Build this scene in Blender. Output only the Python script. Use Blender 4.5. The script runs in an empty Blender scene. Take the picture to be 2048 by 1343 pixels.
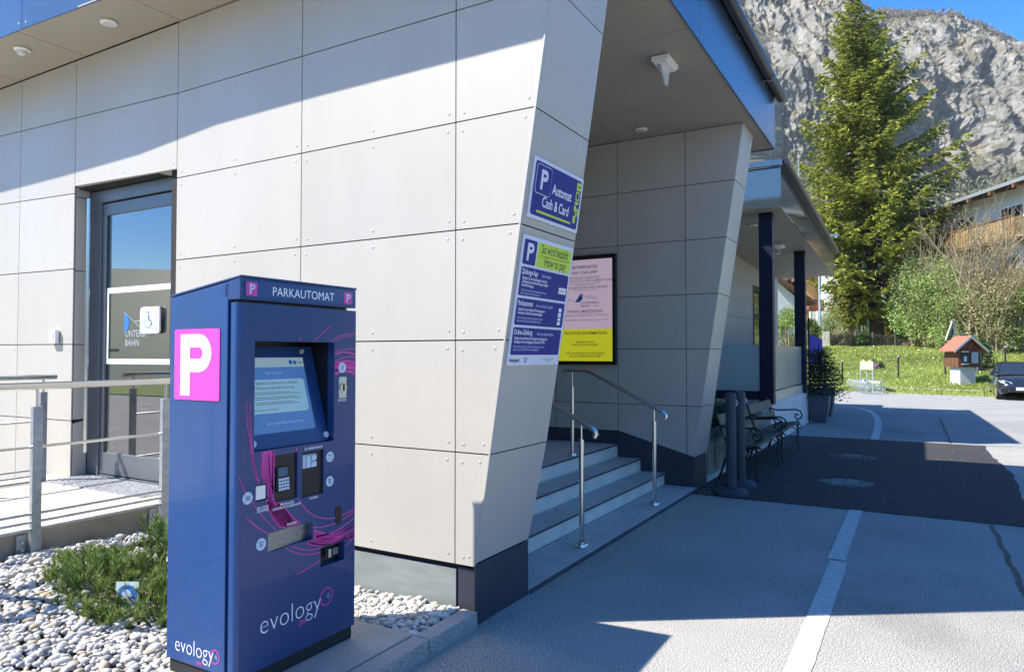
import bpy, math, random
import numpy as np
from mathutils import Vector

random.seed(7)
rng = np.random.default_rng(7)
R = math.radians
sc = bpy.context.scene
col = sc.collection

# ------------------------------------------------------------------ camera, sky, sun, exposure
cd = bpy.data.cameras.new('camera')
cam = bpy.data.objects.new('camera', cd)
col.objects.link(cam)
cam.location = (0, 0, 1.6)
cam.rotation_euler = (R(91.5), 0, R(-60))
cd.sensor_width = 36
cd.lens = 24.70
cd.clip_start = 0.05
cd.clip_end = 6000
sc.camera = cam

SUN = Vector((-0.575, 0.70, 1.0)).normalized()       # direction towards the sun
elev = math.asin(SUN.z)
w = bpy.data.worlds.new('World')
sc.world = w
w.use_nodes = True
wn = w.node_tree
wn.nodes.clear()
sky = wn.nodes.new('ShaderNodeTexSky')
sky.sky_type = 'NISHITA'
sky.sun_disc = False
sky.sun_elevation = elev
sky.sun_rotation = math.atan2(SUN.x, SUN.y)
sky.altitude = 600
sky.air_density = 1.0
sky.dust_density = 0.35
sky.ozone_density = 3.5
bg = wn.nodes.new('ShaderNodeBackground')
bg.inputs[1].default_value = 0.132
wo = wn.nodes.new('ShaderNodeOutputWorld')
hs = wn.nodes.new('ShaderNodeHueSaturation')
hs.inputs['Saturation'].default_value = 1.42
hs.inputs['Hue'].default_value = 0.506
wn.links.new(sky.outputs[0], hs.inputs['Color'])
wn.links.new(hs.outputs[0], bg.inputs[0])
wn.links.new(bg.outputs[0], wo.inputs[0])
sl = bpy.data.lights.new('sun', 'SUN')
sl.energy = 4.9
sl.angle = R(0.53)
sl.color = (1.0, 0.945, 0.855)
so = bpy.data.objects.new('sun', sl)
col.objects.link(so)
so.rotation_euler = SUN.to_track_quat('Z', 'Y').to_euler()
sc.view_settings.view_transform = 'Standard'
sc.view_settings.look = 'None'
sc.view_settings.exposure = 1.18
sc.view_settings.gamma = 1.0
sc.view_settings.use_curve_mapping = False

# ------------------------------------------------------------------ materials
M = {}


def mat(name, c, rough=0.6, metal=0.0, var=0.0, vscale=3.0, bump=0.0, bscale=60.0, spec=0.5, c2=None, coat=0.0,
        stretch=None, detail=4.0):
    m = bpy.data.materials.new(name)
    m.use_nodes = True
    nt = m.node_tree
    b = nt.nodes['Principled BSDF']
    b.inputs['Base Color'].default_value = (*c, 1)
    b.inputs['Roughness'].default_value = rough
    b.inputs['Metallic'].default_value = metal
    b.inputs['Specular IOR Level'].default_value = spec
    if coat:
        b.inputs['Coat Weight'].default_value = coat
        b.inputs['Coat Roughness'].default_value = 0.05
    tc = nt.nodes.new('ShaderNodeTexCoord')
    src = tc.outputs['Object']
    if stretch:
        mp = nt.nodes.new('ShaderNodeMapping')
        mp.inputs['Scale'].default_value = stretch
        nt.links.new(src, mp.inputs[0])
        src = mp.outputs[0]
    if var or c2:
        n = nt.nodes.new('ShaderNodeTexNoise')
        n.inputs['Scale'].default_value = vscale
        n.inputs['Detail'].default_value = detail
        nt.links.new(src, n.inputs[0])
        r = nt.nodes.new('ShaderNodeValToRGB')
        r.color_ramp.elements[0].position = 0.32
        r.color_ramp.elements[1].position = 0.68
        ca = c2 if c2 else tuple(x * (1 - var) for x in c)
        cb = c if c2 else tuple(min(1, x * (1 + var)) for x in c)
        r.color_ramp.elements[0].color = (*ca, 1)
        r.color_ramp.elements[1].color = (*cb, 1)
        nt.links.new(n.outputs[0], r.inputs[0])
        nt.links.new(r.outputs[0], b.inputs['Base Color'])
    if bump:
        n2 = nt.nodes.new('ShaderNodeTexNoise')
        n2.inputs['Scale'].default_value = bscale
        n2.inputs['Detail'].default_value = 3
        nt.links.new(src, n2.inputs[0])
        bp = nt.nodes.new('ShaderNodeBump')
        bp.inputs['Strength'].default_value = bump
        bp.inputs['Distance'].default_value = 0.01
        nt.links.new(n2.outputs[0], bp.inputs['Height'])
        nt.links.new(bp.outputs[0], b.inputs['Normal'])
    M[name] = m
    return m


def asphalt(name, base, speck, sc1=95.0, lo=0.5, hi=0.62, patchy=0.12, bump=0.5):
    """fine stone chips in bitumen, plus broad patches of wear"""
    m = bpy.data.materials.new(name)
    m.use_nodes = True
    nt = m.node_tree
    b = nt.nodes['Principled BSDF']
    b.inputs['Roughness'].default_value = 0.85
    b.inputs['Specular IOR Level'].default_value = 0.3
    tc = nt.nodes.new('ShaderNodeTexCoord')
    n = nt.nodes.new('ShaderNodeTexNoise')
    n.inputs['Scale'].default_value = sc1
    n.inputs['Detail'].default_value = 6
    n.inputs['Roughness'].default_value = 0.75
    nt.links.new(tc.outputs['Object'], n.inputs[0])
    r = nt.nodes.new('ShaderNodeValToRGB')
    r.color_ramp.elements[0].position = lo
    r.color_ramp.elements[1].position = hi
    r.color_ramp.elements[0].color = (*base, 1)
    r.color_ramp.elements[1].color = (*speck, 1)
    nt.links.new(n.outputs[0], r.inputs[0])
    n2 = nt.nodes.new('ShaderNodeTexNoise')
    n2.inputs['Scale'].default_value = 0.9
    n2.inputs['Detail'].default_value = 7
    nt.links.new(tc.outputs['Object'], n2.inputs[0])
    mr = nt.nodes.new('ShaderNodeMapRange')
    mr.inputs[1].default_value = 0.3
    mr.inputs[2].default_value = 0.7
    mr.inputs[3].default_value = 1 - patchy
    mr.inputs[4].default_value = 1 + patchy
    nt.links.new(n2.outputs[0], mr.inputs[0])
    mx = nt.nodes.new('ShaderNodeVectorMath')
    mx.operation = 'SCALE'
    nt.links.new(r.outputs[0], mx.inputs[0])
    nt.links.new(mr.outputs[0], mx.inputs['Scale'])
    nt.links.new(mx.outputs[0], b.inputs['Base Color'])
    n3 = nt.nodes.new('ShaderNodeTexNoise')
    n3.inputs['Scale'].default_value = 0.33
    n3.inputs['Detail'].default_value = 9
    n3.inputs['Roughness'].default_value = 0.7
    n3.inputs['Distortion'].default_value = 0.8
    nt.links.new(tc.outputs['Object'], n3.inputs[0])
    m3 = nt.nodes.new('ShaderNodeMapRange')
    m3.inputs[1].default_value = 0.56
    m3.inputs[2].default_value = 0.70
    m3.inputs[3].default_value = 1.0
    m3.inputs[4].default_value = 0.78
    nt.links.new(n3.outputs[0], m3.inputs[0])
    s3 = nt.nodes.new('ShaderNodeVectorMath')
    s3.operation = 'SCALE'
    nt.links.new(mx.outputs[0], s3.inputs[0])
    nt.links.new(m3.outputs[0], s3.inputs['Scale'])
    nt.links.new(s3.outputs[0], b.inputs['Base Color'])
    bp = nt.nodes.new('ShaderNodeBump')
    bp.inputs['Strength'].default_value = bump
    bp.inputs['Distance'].default_value = 0.006
    nt.links.new(n.outputs[0], bp.inputs['Height'])
    nt.links.new(bp.outputs[0], b.inputs['Normal'])
    M[name] = m


def island(name, cols, rough=0.6, trans=0.0, spec=0.3, pvar=None):
    """a colour picked per loose piece (leaf, stone)"""
    m = bpy.data.materials.new(name)
    m.use_nodes = True
    nt = m.node_tree
    b = nt.nodes['Principled BSDF']
    b.inputs['Roughness'].default_value = rough
    b.inputs['Specular IOR Level'].default_value = spec
    g = nt.nodes.new('ShaderNodeNewGeometry')
    r = nt.nodes.new('ShaderNodeValToRGB')
    els = r.color_ramp.elements
    while len(els) < len(cols):
        els.new(0.5)
    for i, c in enumerate(cols):
        els[i].position = i / (len(cols) - 1)
        els[i].color = (*c, 1)
    nt.links.new(g.outputs['Random Per Island'], r.inputs[0])
    out = r.outputs[0]
    if pvar:
        n = nt.nodes.new('ShaderNodeTexNoise')
        n.inputs['Scale'].default_value = pvar
        tc = nt.nodes.new('ShaderNodeTexCoord')
        nt.links.new(tc.outputs['Object'], n.inputs[0])
        mr = nt.nodes.new('ShaderNodeMapRange')
        mr.inputs[1].default_value = 0.3
        mr.inputs[2].default_value = 0.7
        mr.inputs[3].default_value = 0.65
        mr.inputs[4].default_value = 1.35
        nt.links.new(n.outputs[0], mr.inputs[0])
        mx = nt.nodes.new('ShaderNodeVectorMath')
        mx.operation = 'SCALE'
        nt.links.new(out, mx.inputs[0])
        nt.links.new(mr.outputs[0], mx.inputs['Scale'])
        out = mx.outputs[0]
    nt.links.new(out, b.inputs['Base Color'])
    if trans:
        t = nt.nodes.new('ShaderNodeBsdfTranslucent')
        nt.links.new(out, t.inputs[0])
        ms = nt.nodes.new('ShaderNodeMixShader')
        ms.inputs[0].default_value = trans
        nt.links.new(b.outputs[0], ms.inputs[1])
        nt.links.new(t.outputs[0], ms.inputs[2])
        nt.links.new(ms.outputs[0], nt.nodes['Material Output'].inputs[0])
    M[name] = m


def glassmat(name, tint, mirror=0.12, rough=0.0, frost=None):
    m = bpy.data.materials.new(name)
    m.use_nodes = True
    nt = m.node_tree
    nt.nodes.remove(nt.nodes['Principled BSDF'])
    g = nt.nodes.new('ShaderNodeBsdfGlossy')
    g.inputs['Roughness'].default_value = rough
    t = nt.nodes.new('ShaderNodeBsdfTransparent')
    t.inputs[0].default_value = (*tint, 1)
    src = t.outputs[0]
    if frost:
        d = nt.nodes.new('ShaderNodeBsdfDiffuse')
        d.inputs[0].default_value = (*frost[0], 1)
        tl = nt.nodes.new('ShaderNodeBsdfTranslucent')
        tl.inputs[0].default_value = (*frost[0], 1)
        a = nt.nodes.new('ShaderNodeMixShader')
        a.inputs[0].default_value = 0.45
        nt.links.new(d.outputs[0], a.inputs[1])
        nt.links.new(tl.outputs[0], a.inputs[2])
        b2 = nt.nodes.new('ShaderNodeMixShader')
        b2.inputs[0].default_value = frost[1]
        nt.links.new(src, b2.inputs[1])
        nt.links.new(a.outputs[0], b2.inputs[2])
        src = b2.outputs[0]
    f = nt.nodes.new('ShaderNodeFresnel')
    f.inputs[0].default_value = 1.5
    ad = nt.nodes.new('ShaderNodeMath')
    ad.operation = 'ADD'
    ad.use_clamp = True
    ad.inputs[1].default_value = mirror
    nt.links.new(f.outputs[0], ad.inputs[0])
    ms = nt.nodes.new('ShaderNodeMixShader')
    nt.links.new(ad.outputs[0], ms.inputs[0])
    nt.links.new(src, ms.inputs[1])
    nt.links.new(g.outputs[0], ms.inputs[2])
    nt.links.new(ms.outputs[0], nt.nodes['Material Output'].inputs[0])
    M[name] = m


def glow(name, c, s, base=None):
    m = bpy.data.materials.new(name)
    m.use_nodes = True
    b = m.node_tree.nodes['Principled BSDF']
    b.inputs['Base Color'].default_value = (*(base or c), 1)
    b.inputs['Roughness'].default_value = 0.35
    b.inputs['Emission Color'].default_value = (*c, 1)
    b.inputs['Emission Strength'].default_value = s
    M[name] = m


def weathered(name, c, rough, streak=.10, tone=.05):
    m = mat(name, c, rough, bump=0.03, bscale=250)
    nt = m.node_tree
    b = nt.nodes['Principled BSDF']
    tc = nt.nodes.new('ShaderNodeTexCoord')
    oi = nt.nodes.new('ShaderNodeObjectInfo')
    mp = nt.nodes.new('ShaderNodeMapping')
    mp.inputs['Scale'].default_value = (2.2, 2.2, .8)
    nt.links.new(tc.outputs['Object'], mp.inputs[0])
    n1 = nt.nodes.new('ShaderNodeTexNoise')
    n1.inputs['Scale'].default_value = 1.6
    n1.inputs['Detail'].default_value = 8
    nt.links.new(mp.outputs[0], n1.inputs[0])
    n2 = nt.nodes.new('ShaderNodeTexNoise')
    n2.inputs['Scale'].default_value = 1.1
    n2.inputs['Detail'].default_value = 6
    nt.links.new(tc.outputs['Object'], n2.inputs[0])

    def mrange(src, lo, hi, a, z):
        r = nt.nodes.new('ShaderNodeMapRange')
        r.inputs[1].default_value, r.inputs[2].default_value = lo, hi
        r.inputs[3].default_value, r.inputs[4].default_value = a, z
        nt.links.new(src, r.inputs[0])
        return r.outputs[0]
    f = [mrange(n1.outputs[0], .35, .75, 1.0, 1 - streak), mrange(n2.outputs[0], .3, .72, 1.03, 1 - streak * .8),
         mrange(oi.outputs['Random'], 0, 1, 1 - tone, 1 + tone)]
    cur = None
    for x in f:
        mu = nt.nodes.new('ShaderNodeVectorMath')
        mu.operation = 'SCALE'
        if cur is None:
            mu.inputs[0].default_value = c
        else:
            nt.links.new(cur, mu.inputs[0])
        nt.links.new(x, mu.inputs['Scale'])
        cur = mu.outputs[0]
    nt.links.new(cur, b.inputs['Base Color'])
    rr = mrange(n2.outputs[0], .3, .7, rough - .06, rough + .10)
    nt.links.new(rr, b.inputs['Roughness'])


weathered('panel', (0.462, 0.432, 0.378), 0.40, .05, .03)
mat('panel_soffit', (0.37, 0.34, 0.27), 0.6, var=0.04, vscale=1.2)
mat('backing', (0.02, 0.02, 0.022), 0.9)
mat('rivet', (0.44, 0.42, 0.385), 0.5, 0.1)
mat('plinth_dark', (0.035, 0.038, 0.055), 0.45, var=0.12, vscale=3)
mat('plinth_grey', (0.22, 0.245, 0.235), 0.7, var=0.14, vscale=5, bump=0.1, stretch=(1, .6, 3))
mat('fascia', (0.10, 0.155, 0.235), 0.22, 0.55, var=0.05, vscale=2)
mat('fascia_far', (0.13, 0.17, 0.185), 0.07, 0.7)
mat('gutter', (0.02, 0.022, 0.03), 0.4, 0.3)
mat('frame_metal', (0.16, 0.175, 0.19), 0.42, 0.5, var=0.06)
mat('navy_post', (0.006, 0.010, 0.028), 0.5, spec=.25)
mat('steel', (0.62, 0.62, 0.60), 0.22, 1.0, bump=0.02, bscale=300)
mat('galv', (0.42, 0.45, 0.47), 0.45, 0.75, var=0.22, vscale=22, c2=(0.30, 0.33, 0.36))
mat('concrete', (0.36, 0.345, 0.32), 0.85, var=0.10, vscale=5, bump=0.25, bscale=90)
mat('concrete_old', (0.42, 0.36, 0.27), 0.9, vscale=4, c2=(0.20, 0.17, 0.115), bump=0.4, bscale=70, detail=8)
mat('step_tread', (0.50, 0.50, 0.49), 0.7, vscale=3, c2=(0.40, 0.40, 0.395), bump=0.1, detail=9)
mat('step_riser', (0.70, 0.67, 0.60), 0.7, vscale=3.5, c2=(0.60, 0.575, 0.52), detail=9)
mat('nosing', (0.05, 0.055, 0.07), 0.5)
mat('granite', (0.44, 0.43, 0.41), 0.8, vscale=130, c2=(0.19, 0.19, 0.195), bump=0.4, bscale=120, detail=2)
mat('ramp_floor', (0.56, 0.50, 0.39), 0.8, var=0.06, vscale=2, bump=0.1, bscale=140)
mat('white_wall', (0.66, 0.66, 0.64), 0.85, var=0.08, vscale=2.2, bump=0.1, stretch=(2, 2, .6))
mat('terrace_wall', (0.40, 0.37, 0.32), 0.7, var=0.03)
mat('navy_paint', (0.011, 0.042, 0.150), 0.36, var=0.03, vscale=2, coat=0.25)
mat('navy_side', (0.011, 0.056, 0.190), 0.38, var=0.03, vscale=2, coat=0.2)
mat('black', (0.006, 0.006, 0.008), 0.35)
mat('black_matt', (0.015, 0.015, 0.017), 0.7)
mat('magenta', (0.60, 0.05, 0.34), 0.4)
mat('magenta_sign', (0.74, 0.065, 0.42), 0.4)
mat('white', (0.80, 0.80, 0.80), 0.5)
mat('white_print', (0.78, 0.80, 0.82), 0.45)
mat('grey_print', (0.35, 0.38, 0.42), 0.45)
mat('icon', (0.50, 0.60, 0.72), 0.4)
mat('icon_line', (0.10, 0.16, 0.30), 0.4)
mat('sign_blue', (0.022, 0.028, 0.21), 0.5, spec=.2)
mat('sign_white', (0.66, 0.69, 0.77), 0.5, spec=.2)
mat('lime', (0.50, 0.66, 0.035), 0.4)
mat('ink', (0.012, 0.015, 0.03), 0.5)
mat('red_ink', (0.45, 0.03, 0.10), 0.5)
mat('brushed', (0.45, 0.45, 0.44), 0.35, 1.0, bump=0.1, bscale=30, stretch=(1, 1, 12), var=0.2, vscale=14)
mat('alu', (0.55, 0.56, 0.57), 0.4, 0.7)
mat('screen_grey', (0.045, 0.10, 0.17), 0.2)
mat('bollard', (0.042, 0.048, 0.068), 0.6, var=0.1, vscale=4)
mat('cast_iron', (0.012, 0.014, 0.02), 0.45, 0.2)
mat('bench_wood', (0.115, 0.09, 0.062), 0.7, vscale=9, c2=(0.055, 0.043, 0.033), stretch=(.15, 1, 1), bump=0.3)
mat('bench_back', (0.16, 0.125, 0.088), 0.7, vscale=9, c2=(0.12, 0.095, 0.07), stretch=(.15, 1, 1), bump=0.3)
mat('grey_wood', (0.34, 0.33, 0.28), 0.85, vscale=12, c2=(0.13, 0.12, 0.10), stretch=(1, 1, .12), bump=0.4)
mat('soil', (0.06, 0.045, 0.03), 0.95, var=0.3, vscale=10)
mat('pot', (0.085, 0.09, 0.11), 0.55, var=0.08)
mat('bark', (0.085, 0.062, 0.045), 0.95, vscale=6, c2=(0.035, 0.026, 0.02), bump=1.0, bscale=14, stretch=(1, 1, .3))
mat('twig', (0.30, 0.245, 0.15), 0.85, var=0.25, vscale=3)
mat('twig_brown', (0.20, 0.135, 0.08), 0.85, var=0.25, vscale=3)
mat('picket', (0.10, 0.078, 0.055), 0.85, var=0.3, vscale=6, stretch=(1, 1, .3))
mat('stone_pillar', (0.33, 0.31, 0.26), 0.9, var=0.35, vscale=9, bump=0.6, bscale=18)
mat('render_white', (0.72, 0.70, 0.67), 0.9, var=0.04, bump=0.1)
mat('render_cream', (0.50, 0.46, 0.42), 0.9, var=0.04, bump=0.1)
mat('render_mint', (0.55, 0.64, 0.58), 0.9, var=0.05)
mat('render_orange', (0.62, 0.33, 0.16), 0.9, var=0.05)
mat('roof_dark', (0.05, 0.05, 0.055), 0.8, var=0.2, vscale=4)
mat('roof_tile', (0.16, 0.08, 0.055), 0.8, var=0.2, vscale=8)
mat('brown_wood', (0.17, 0.075, 0.03), 0.8, vscale=8, c2=(0.09, 0.04, 0.02), stretch=(1, 1, .2))
mat('red_wood', (0.20, 0.045, 0.025), 0.75, vscale=8, c2=(0.10, 0.028, 0.018), stretch=(1, 1, .2))
mat('ochre_wood', (0.36, 0.22, 0.085), 0.8, vscale=8, c2=(0.2, 0.11, 0.045), stretch=(1, 1, .2))
mat('roof_red', (0.36, 0.115, 0.07), 0.8, var=0.12, vscale=6)
mat('window_dark', (0.02, 0.026, 0.032), 0.06, spec=0.9)
mat('solar', (0.01, 0.013, 0.03), 0.15, spec=0.8)
mat('car_paint', (0.022, 0.026, 0.033), 0.18, 0.35, coat=0.8)
mat('tyre', (0.018, 0.018, 0.018), 0.85)
mat('head_lamp', (0.55, 0.6, 0.65), 0.1, 0.3)
mat('yellow_sign', (0.80, 0.77, 0.36), 0.5)
mat('galv_far', (0.52, 0.55, 0.56), 0.4, 0.7)
mat('purple', (0.40, 0.17, 0.45), 0.7, var=0.4, vscale=30)
mat('paint_white', (0.62, 0.62, 0.60), 0.75, vscale=30, c2=(0.42, 0.42, 0.41), detail=8, bump=0.3, bscale=140)
mat('paint_worn', (0.60, 0.60, 0.58), 0.75, vscale=18, c2=(0.44, 0.44, 0.43), detail=8)
mat('tar', (0.035, 0.035, 0.038), 0.6)
mat('manhole', (0.11, 0.105, 0.10), 0.6, 0.4, var=0.3, vscale=12, bump=0.6, bscale=60)
mat('cover_fill', (0.26, 0.25, 0.23), 0.85, vscale=7, c2=(0.10, 0.10, 0.10), bump=.4, detail=8)
mat('lamp_white', (0.82, 0.82, 0.78), 0.4)
mat('lamp_lens', (0.62, 0.62, 0.60), 0.2)
mat('interior', (0.09, 0.095, 0.09), 0.8)
mat('interior_light', (0.42, 0.46, 0.45), 0.7)
mat('grating', (0.48, 0.49, 0.50), 0.5, 0.5, vscale=80, c2=(0.2, 0.2, 0.21), detail=1)
mat('rug', (0.02, 0.035, 0.085), 0.95)
mat('blue_print', (0.03, 0.16, 0.48), 0.4)
mat('blue_deep', (0.010, 0.03, 0.34), 0.7, spec=.1)
asphalt('asphalt', (0.11, 0.11, 0.11), (0.74, 0.70, 0.63), sc1=125, lo=0.43, hi=0.64, patchy=0.12, bump=.2)
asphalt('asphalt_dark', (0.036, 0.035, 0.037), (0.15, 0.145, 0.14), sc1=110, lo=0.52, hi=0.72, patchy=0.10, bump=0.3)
asphalt('asphalt_smooth', (0.25, 0.248, 0.24), (0.34, 0.335, 0.315), sc1=30, lo=0.4, hi=0.65, patchy=0.09, bump=0.2)
island('gravel_mat', [(0.55, 0.52, 0.46), (0.42, 0.41, 0.39), (0.62, 0.60, 0.56), (0.30, 0.29, 0.28), (0.58, 0.56, 0.52),
                      (0.38, 0.30, 0.20), (0.50, 0.49, 0.47), (0.22, 0.22, 0.22)], 0.75)
island('needles', [(0.07, 0.12, 0.03), (0.22, 0.30, 0.07), (0.13, 0.20, 0.05), (0.34, 0.41, 0.12)], 0.5, 0.3)
island('needles_dark', [(0.018, 0.04, 0.015), (0.035, 0.07, 0.02), (0.025, 0.055, 0.018)], 0.6, 0.08)
island('spruce', [(0.06, 0.10, 0.024), (0.26, 0.29, 0.048), (0.44, 0.43, 0.075), (0.13, 0.18, 0.036), (0.56, 0.52, 0.10)],
       0.55, 0.42, pvar=0.4)
island('leaf_fresh', [(0.20, 0.29, 0.07), (0.30, 0.40, 0.11), (0.40, 0.48, 0.18), (0.13, 0.20, 0.05)], 0.55, 0.35, pvar=0.5)
island('leaf_dark', [(0.03, 0.06, 0.018), (0.05, 0.09, 0.025), (0.08, 0.13, 0.035)], 0.6, 0.2)
island('leaf_tan', [(0.40, 0.36, 0.18), (0.30, 0.24, 0.12), (0.45, 0.45, 0.22), (0.25, 0.30, 0.10)], 0.7, 0.3, pvar=0.4)
island('leaf_gold', [(0.42, 0.36, 0.06), (0.30, 0.26, 0.06), (0.46, 0.30, 0.10)], 0.7, 0.3)
island('grass_blades', [(0.22, 0.29, 0.05), (0.31, 0.37, 0.08), (0.17, 0.23, 0.04), (0.38, 0.40, 0.13)], 0.6, 0.3, pvar=0.35)
island('flowers', [(0.75, 0.72, 0.45), (0.75, 0.65, 0.08), (0.8, 0.8, 0.75)], 0.6, 0.2)
island('forest_mix', [(0.25, 0.215, 0.175), (0.20, 0.18, 0.145), (0.085, 0.105, 0.07), (0.27, 0.23, 0.18), (0.30, 0.265, 0.22)], 0.8, 0.1)
island('forest_green', [(0.13, 0.16, 0.08), (0.19, 0.20, 0.10), (0.25, 0.235, 0.14), (0.09, 0.12, 0.06)], 0.8, 0.1)
glassmat('glass_door', (0.55, 0.62, 0.64), 0.26)
glassmat('glass_frost', (0.5, 0.62, 0.62), 0.03, 0.25, ((0.56, 0.70, 0.68), 0.90))
glassmat('glass_clear', (0.62, 0.72, 0.70), 0.05)
glow('display_pink', (0.60, 0.48, 0.62), 0.28, (0.05, 0.05, 0.06))
glow('display_yellow', (0.50, 0.52, 0.015), 0.36, (0.05, 0.05, 0.01))
glow('display_blue', (0.045, 0.12, 0.33), 0.42, (0.02, 0.04, 0.08))
glow('display_bar', (0.22, 0.32, 0.38), 0.40, (0.04, 0.05, 0.06))
glow('display_box', (0.17, 0.33, 0.46), 0.42, (0.04, 0.05, 0.06))
glow('screen_small', (0.40, 0.50, 0.70), 0.35, (0.05, 0.06, 0.08))

# ------------------------------------------------------------------ object helpers
ORG = {}


def put(o, parent=None):
    col.objects.link(o)
    if parent is not None:
        o.parent = parent
        ORG[o.name] = ORG.get(parent.name, Vector((0, 0, 0)))
    return o


def tag(o, label=None, cat=None, group=None, kind=None):
    if label:
        o['label'] = label
    if cat:
        o['category'] = cat
    if group:
        o['group'] = group
    if kind:
        o['kind'] = kind
    return o


def thing(name, label, cat, loc=(0, 0, 0), group=None, rotz=None, kind=None):
    """Empty at the thing's base; children are given in world coordinates unless rotz is set (then local)"""
    o = bpy.data.objects.new(name, None)
    o.empty_display_size = 0.2
    col.objects.link(o)
    o.location = loc
    if rotz is None:
        ORG[o.name] = Vector(loc)
    else:
        o.rotation_euler = (0, 0, rotz)
        ORG[o.name] = Vector((0, 0, 0))
    return tag(o, label, cat, group, kind)


class MB:
    def __init__(s):
        s.v, s.f, s.m, s.mi = [], [], [], []

    def _add(s, vs, fs, mi=0):
        n = len(s.v)
        s.v += [tuple(p) for p in vs]
        s.f += [tuple(i + n for i in f) for f in fs]
        s.mi += [mi] * len(fs)
        return s

    def box(s, x0, x1, y0, y1, z0, z1, mi=0):
        return s._add([(x0, y0, z0), (x1, y0, z0), (x1, y1, z0), (x0, y1, z0), (x0, y0, z1), (x1, y0, z1), (x1, y1, z1), (x0, y1, z1)],
                      [(0, 3, 2, 1), (4, 5, 6, 7), (0, 1, 5, 4), (1, 2, 6, 5), (2, 3, 7, 6), (3, 0, 4, 7)], mi)

    def slab(s, poly, d, mi=0):
        """polygon extruded along vector d"""
        d = Vector(d)
        a = [Vector(p) for p in poly]
        n = len(a)
        nrm = Vector((0, 0, 0))
        for i in range(n):
            nrm += (a[i] - a[0]).cross(a[(i + 1) % n] - a[0])
        if nrm.dot(d) > 0:
            a.reverse()
        b = [p + d for p in a]
        fs = [tuple(range(n)), tuple(range(2 * n - 1, n - 1, -1))]
        fs += [(i, i + n, (i + 1) % n + n, (i + 1) % n) for i in range(n)]
        return s._add(a + b, fs, mi)

    def tube(s, pts, r, n=8, cap=True, mi=0):
        pts = [Vector(p) for p in pts]
        rs = r if isinstance(r, (list, tuple)) else [r] * len(pts)
        up = None
        base = len(s.v)
        for i, p in enumerate(pts):
            t = (pts[min(i + 1, len(pts) - 1)] - pts[max(i - 1, 0)]).normalized()
            if up is None:
                up = t.orthogonal().normalized()
            up = (up - t * up.dot(t))
            up = up.normalized() if up.length > 1e-6 else t.orthogonal().normalized()
            sd = t.cross(up)
            for k in range(n):
                a = 2 * math.pi * k / n
                s.v.append(tuple(p + (up * math.cos(a) + sd * math.sin(a)) * rs[i]))
        for i in range(len(pts) - 1):
            for k in range(n):
                a, b = base + i * n + k, base + i * n + (k + 1) % n
                s.f.append((a, b, b + n, a + n))
                s.mi.append(mi)
        if cap:
            s.f.append(tuple(base + k for k in range(n - 1, -1, -1)))
            s.f.append(tuple(base + (len(pts) - 1) * n + k for k in range(n)))
            s.mi += [mi, mi]
        return s

    def cyl(s, p0, p1, r, n=16, mi=0):
        return s.tube([p0, p1], r, n, True, mi)

    def build(s, name, m, parent=None, smooth=False, bevel=0.0):
        me = bpy.data.meshes.new(name)
        o = bpy.data.objects.new(name, me)
        put(o, parent)
        g = ORG.get(parent.name, Vector((0, 0, 0))) if parent is not None else Vector((0, 0, 0))
        me.from_pydata([(v[0] - g.x, v[1] - g.y, v[2] - g.z) for v in s.v], [], s.f)
        ms = m if isinstance(m, (list, tuple)) else [m]
        for x in ms:
            me.materials.append(M[x])
        if len(ms) > 1:
            me.polygons.foreach_set('material_index', s.mi)
        if smooth:
            me.polygons.foreach_set('use_smooth', [True] * len(me.polygons))
            try:
                me.set_sharp_from_angle(angle=R(40))
            except Exception:
                pass
        if bevel:
            b = o.modifiers.new('bevel', 'BEVEL')
            b.width = bevel
            b.segments = 2
            b.limit_method = 'ANGLE'
        return o


def npmesh(name, V, F, m, parent=None, smooth=False):
    """V (n,3), F (m,k) arrays"""
    me = bpy.data.meshes.new(name)
    o = bpy.data.objects.new(name, me)
    put(o, parent)
    g = ORG.get(parent.name, Vector((0, 0, 0))) if parent is not None else Vector((0, 0, 0))
    V = np.asarray(V, dtype=np.float32) - np.array([g.x, g.y, g.z], dtype=np.float32)
    F = np.asarray(F, dtype=np.int32)
    k = F.shape[1]
    me.vertices.add(len(V))
    me.vertices.foreach_set('co', V.ravel())
    me.loops.add(F.size)
    me.loops.foreach_set('vertex_index', F.ravel())
    me.polygons.add(len(F))
    me.polygons.foreach_set('loop_start', np.arange(0, F.size, k, dtype=np.int32))
    me.update(calc_edges=True)
    me.materials.append(M[m])
    if smooth:
        me.polygons.foreach_set('use_smooth', np.ones(len(F), dtype=bool))
    return o


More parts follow.
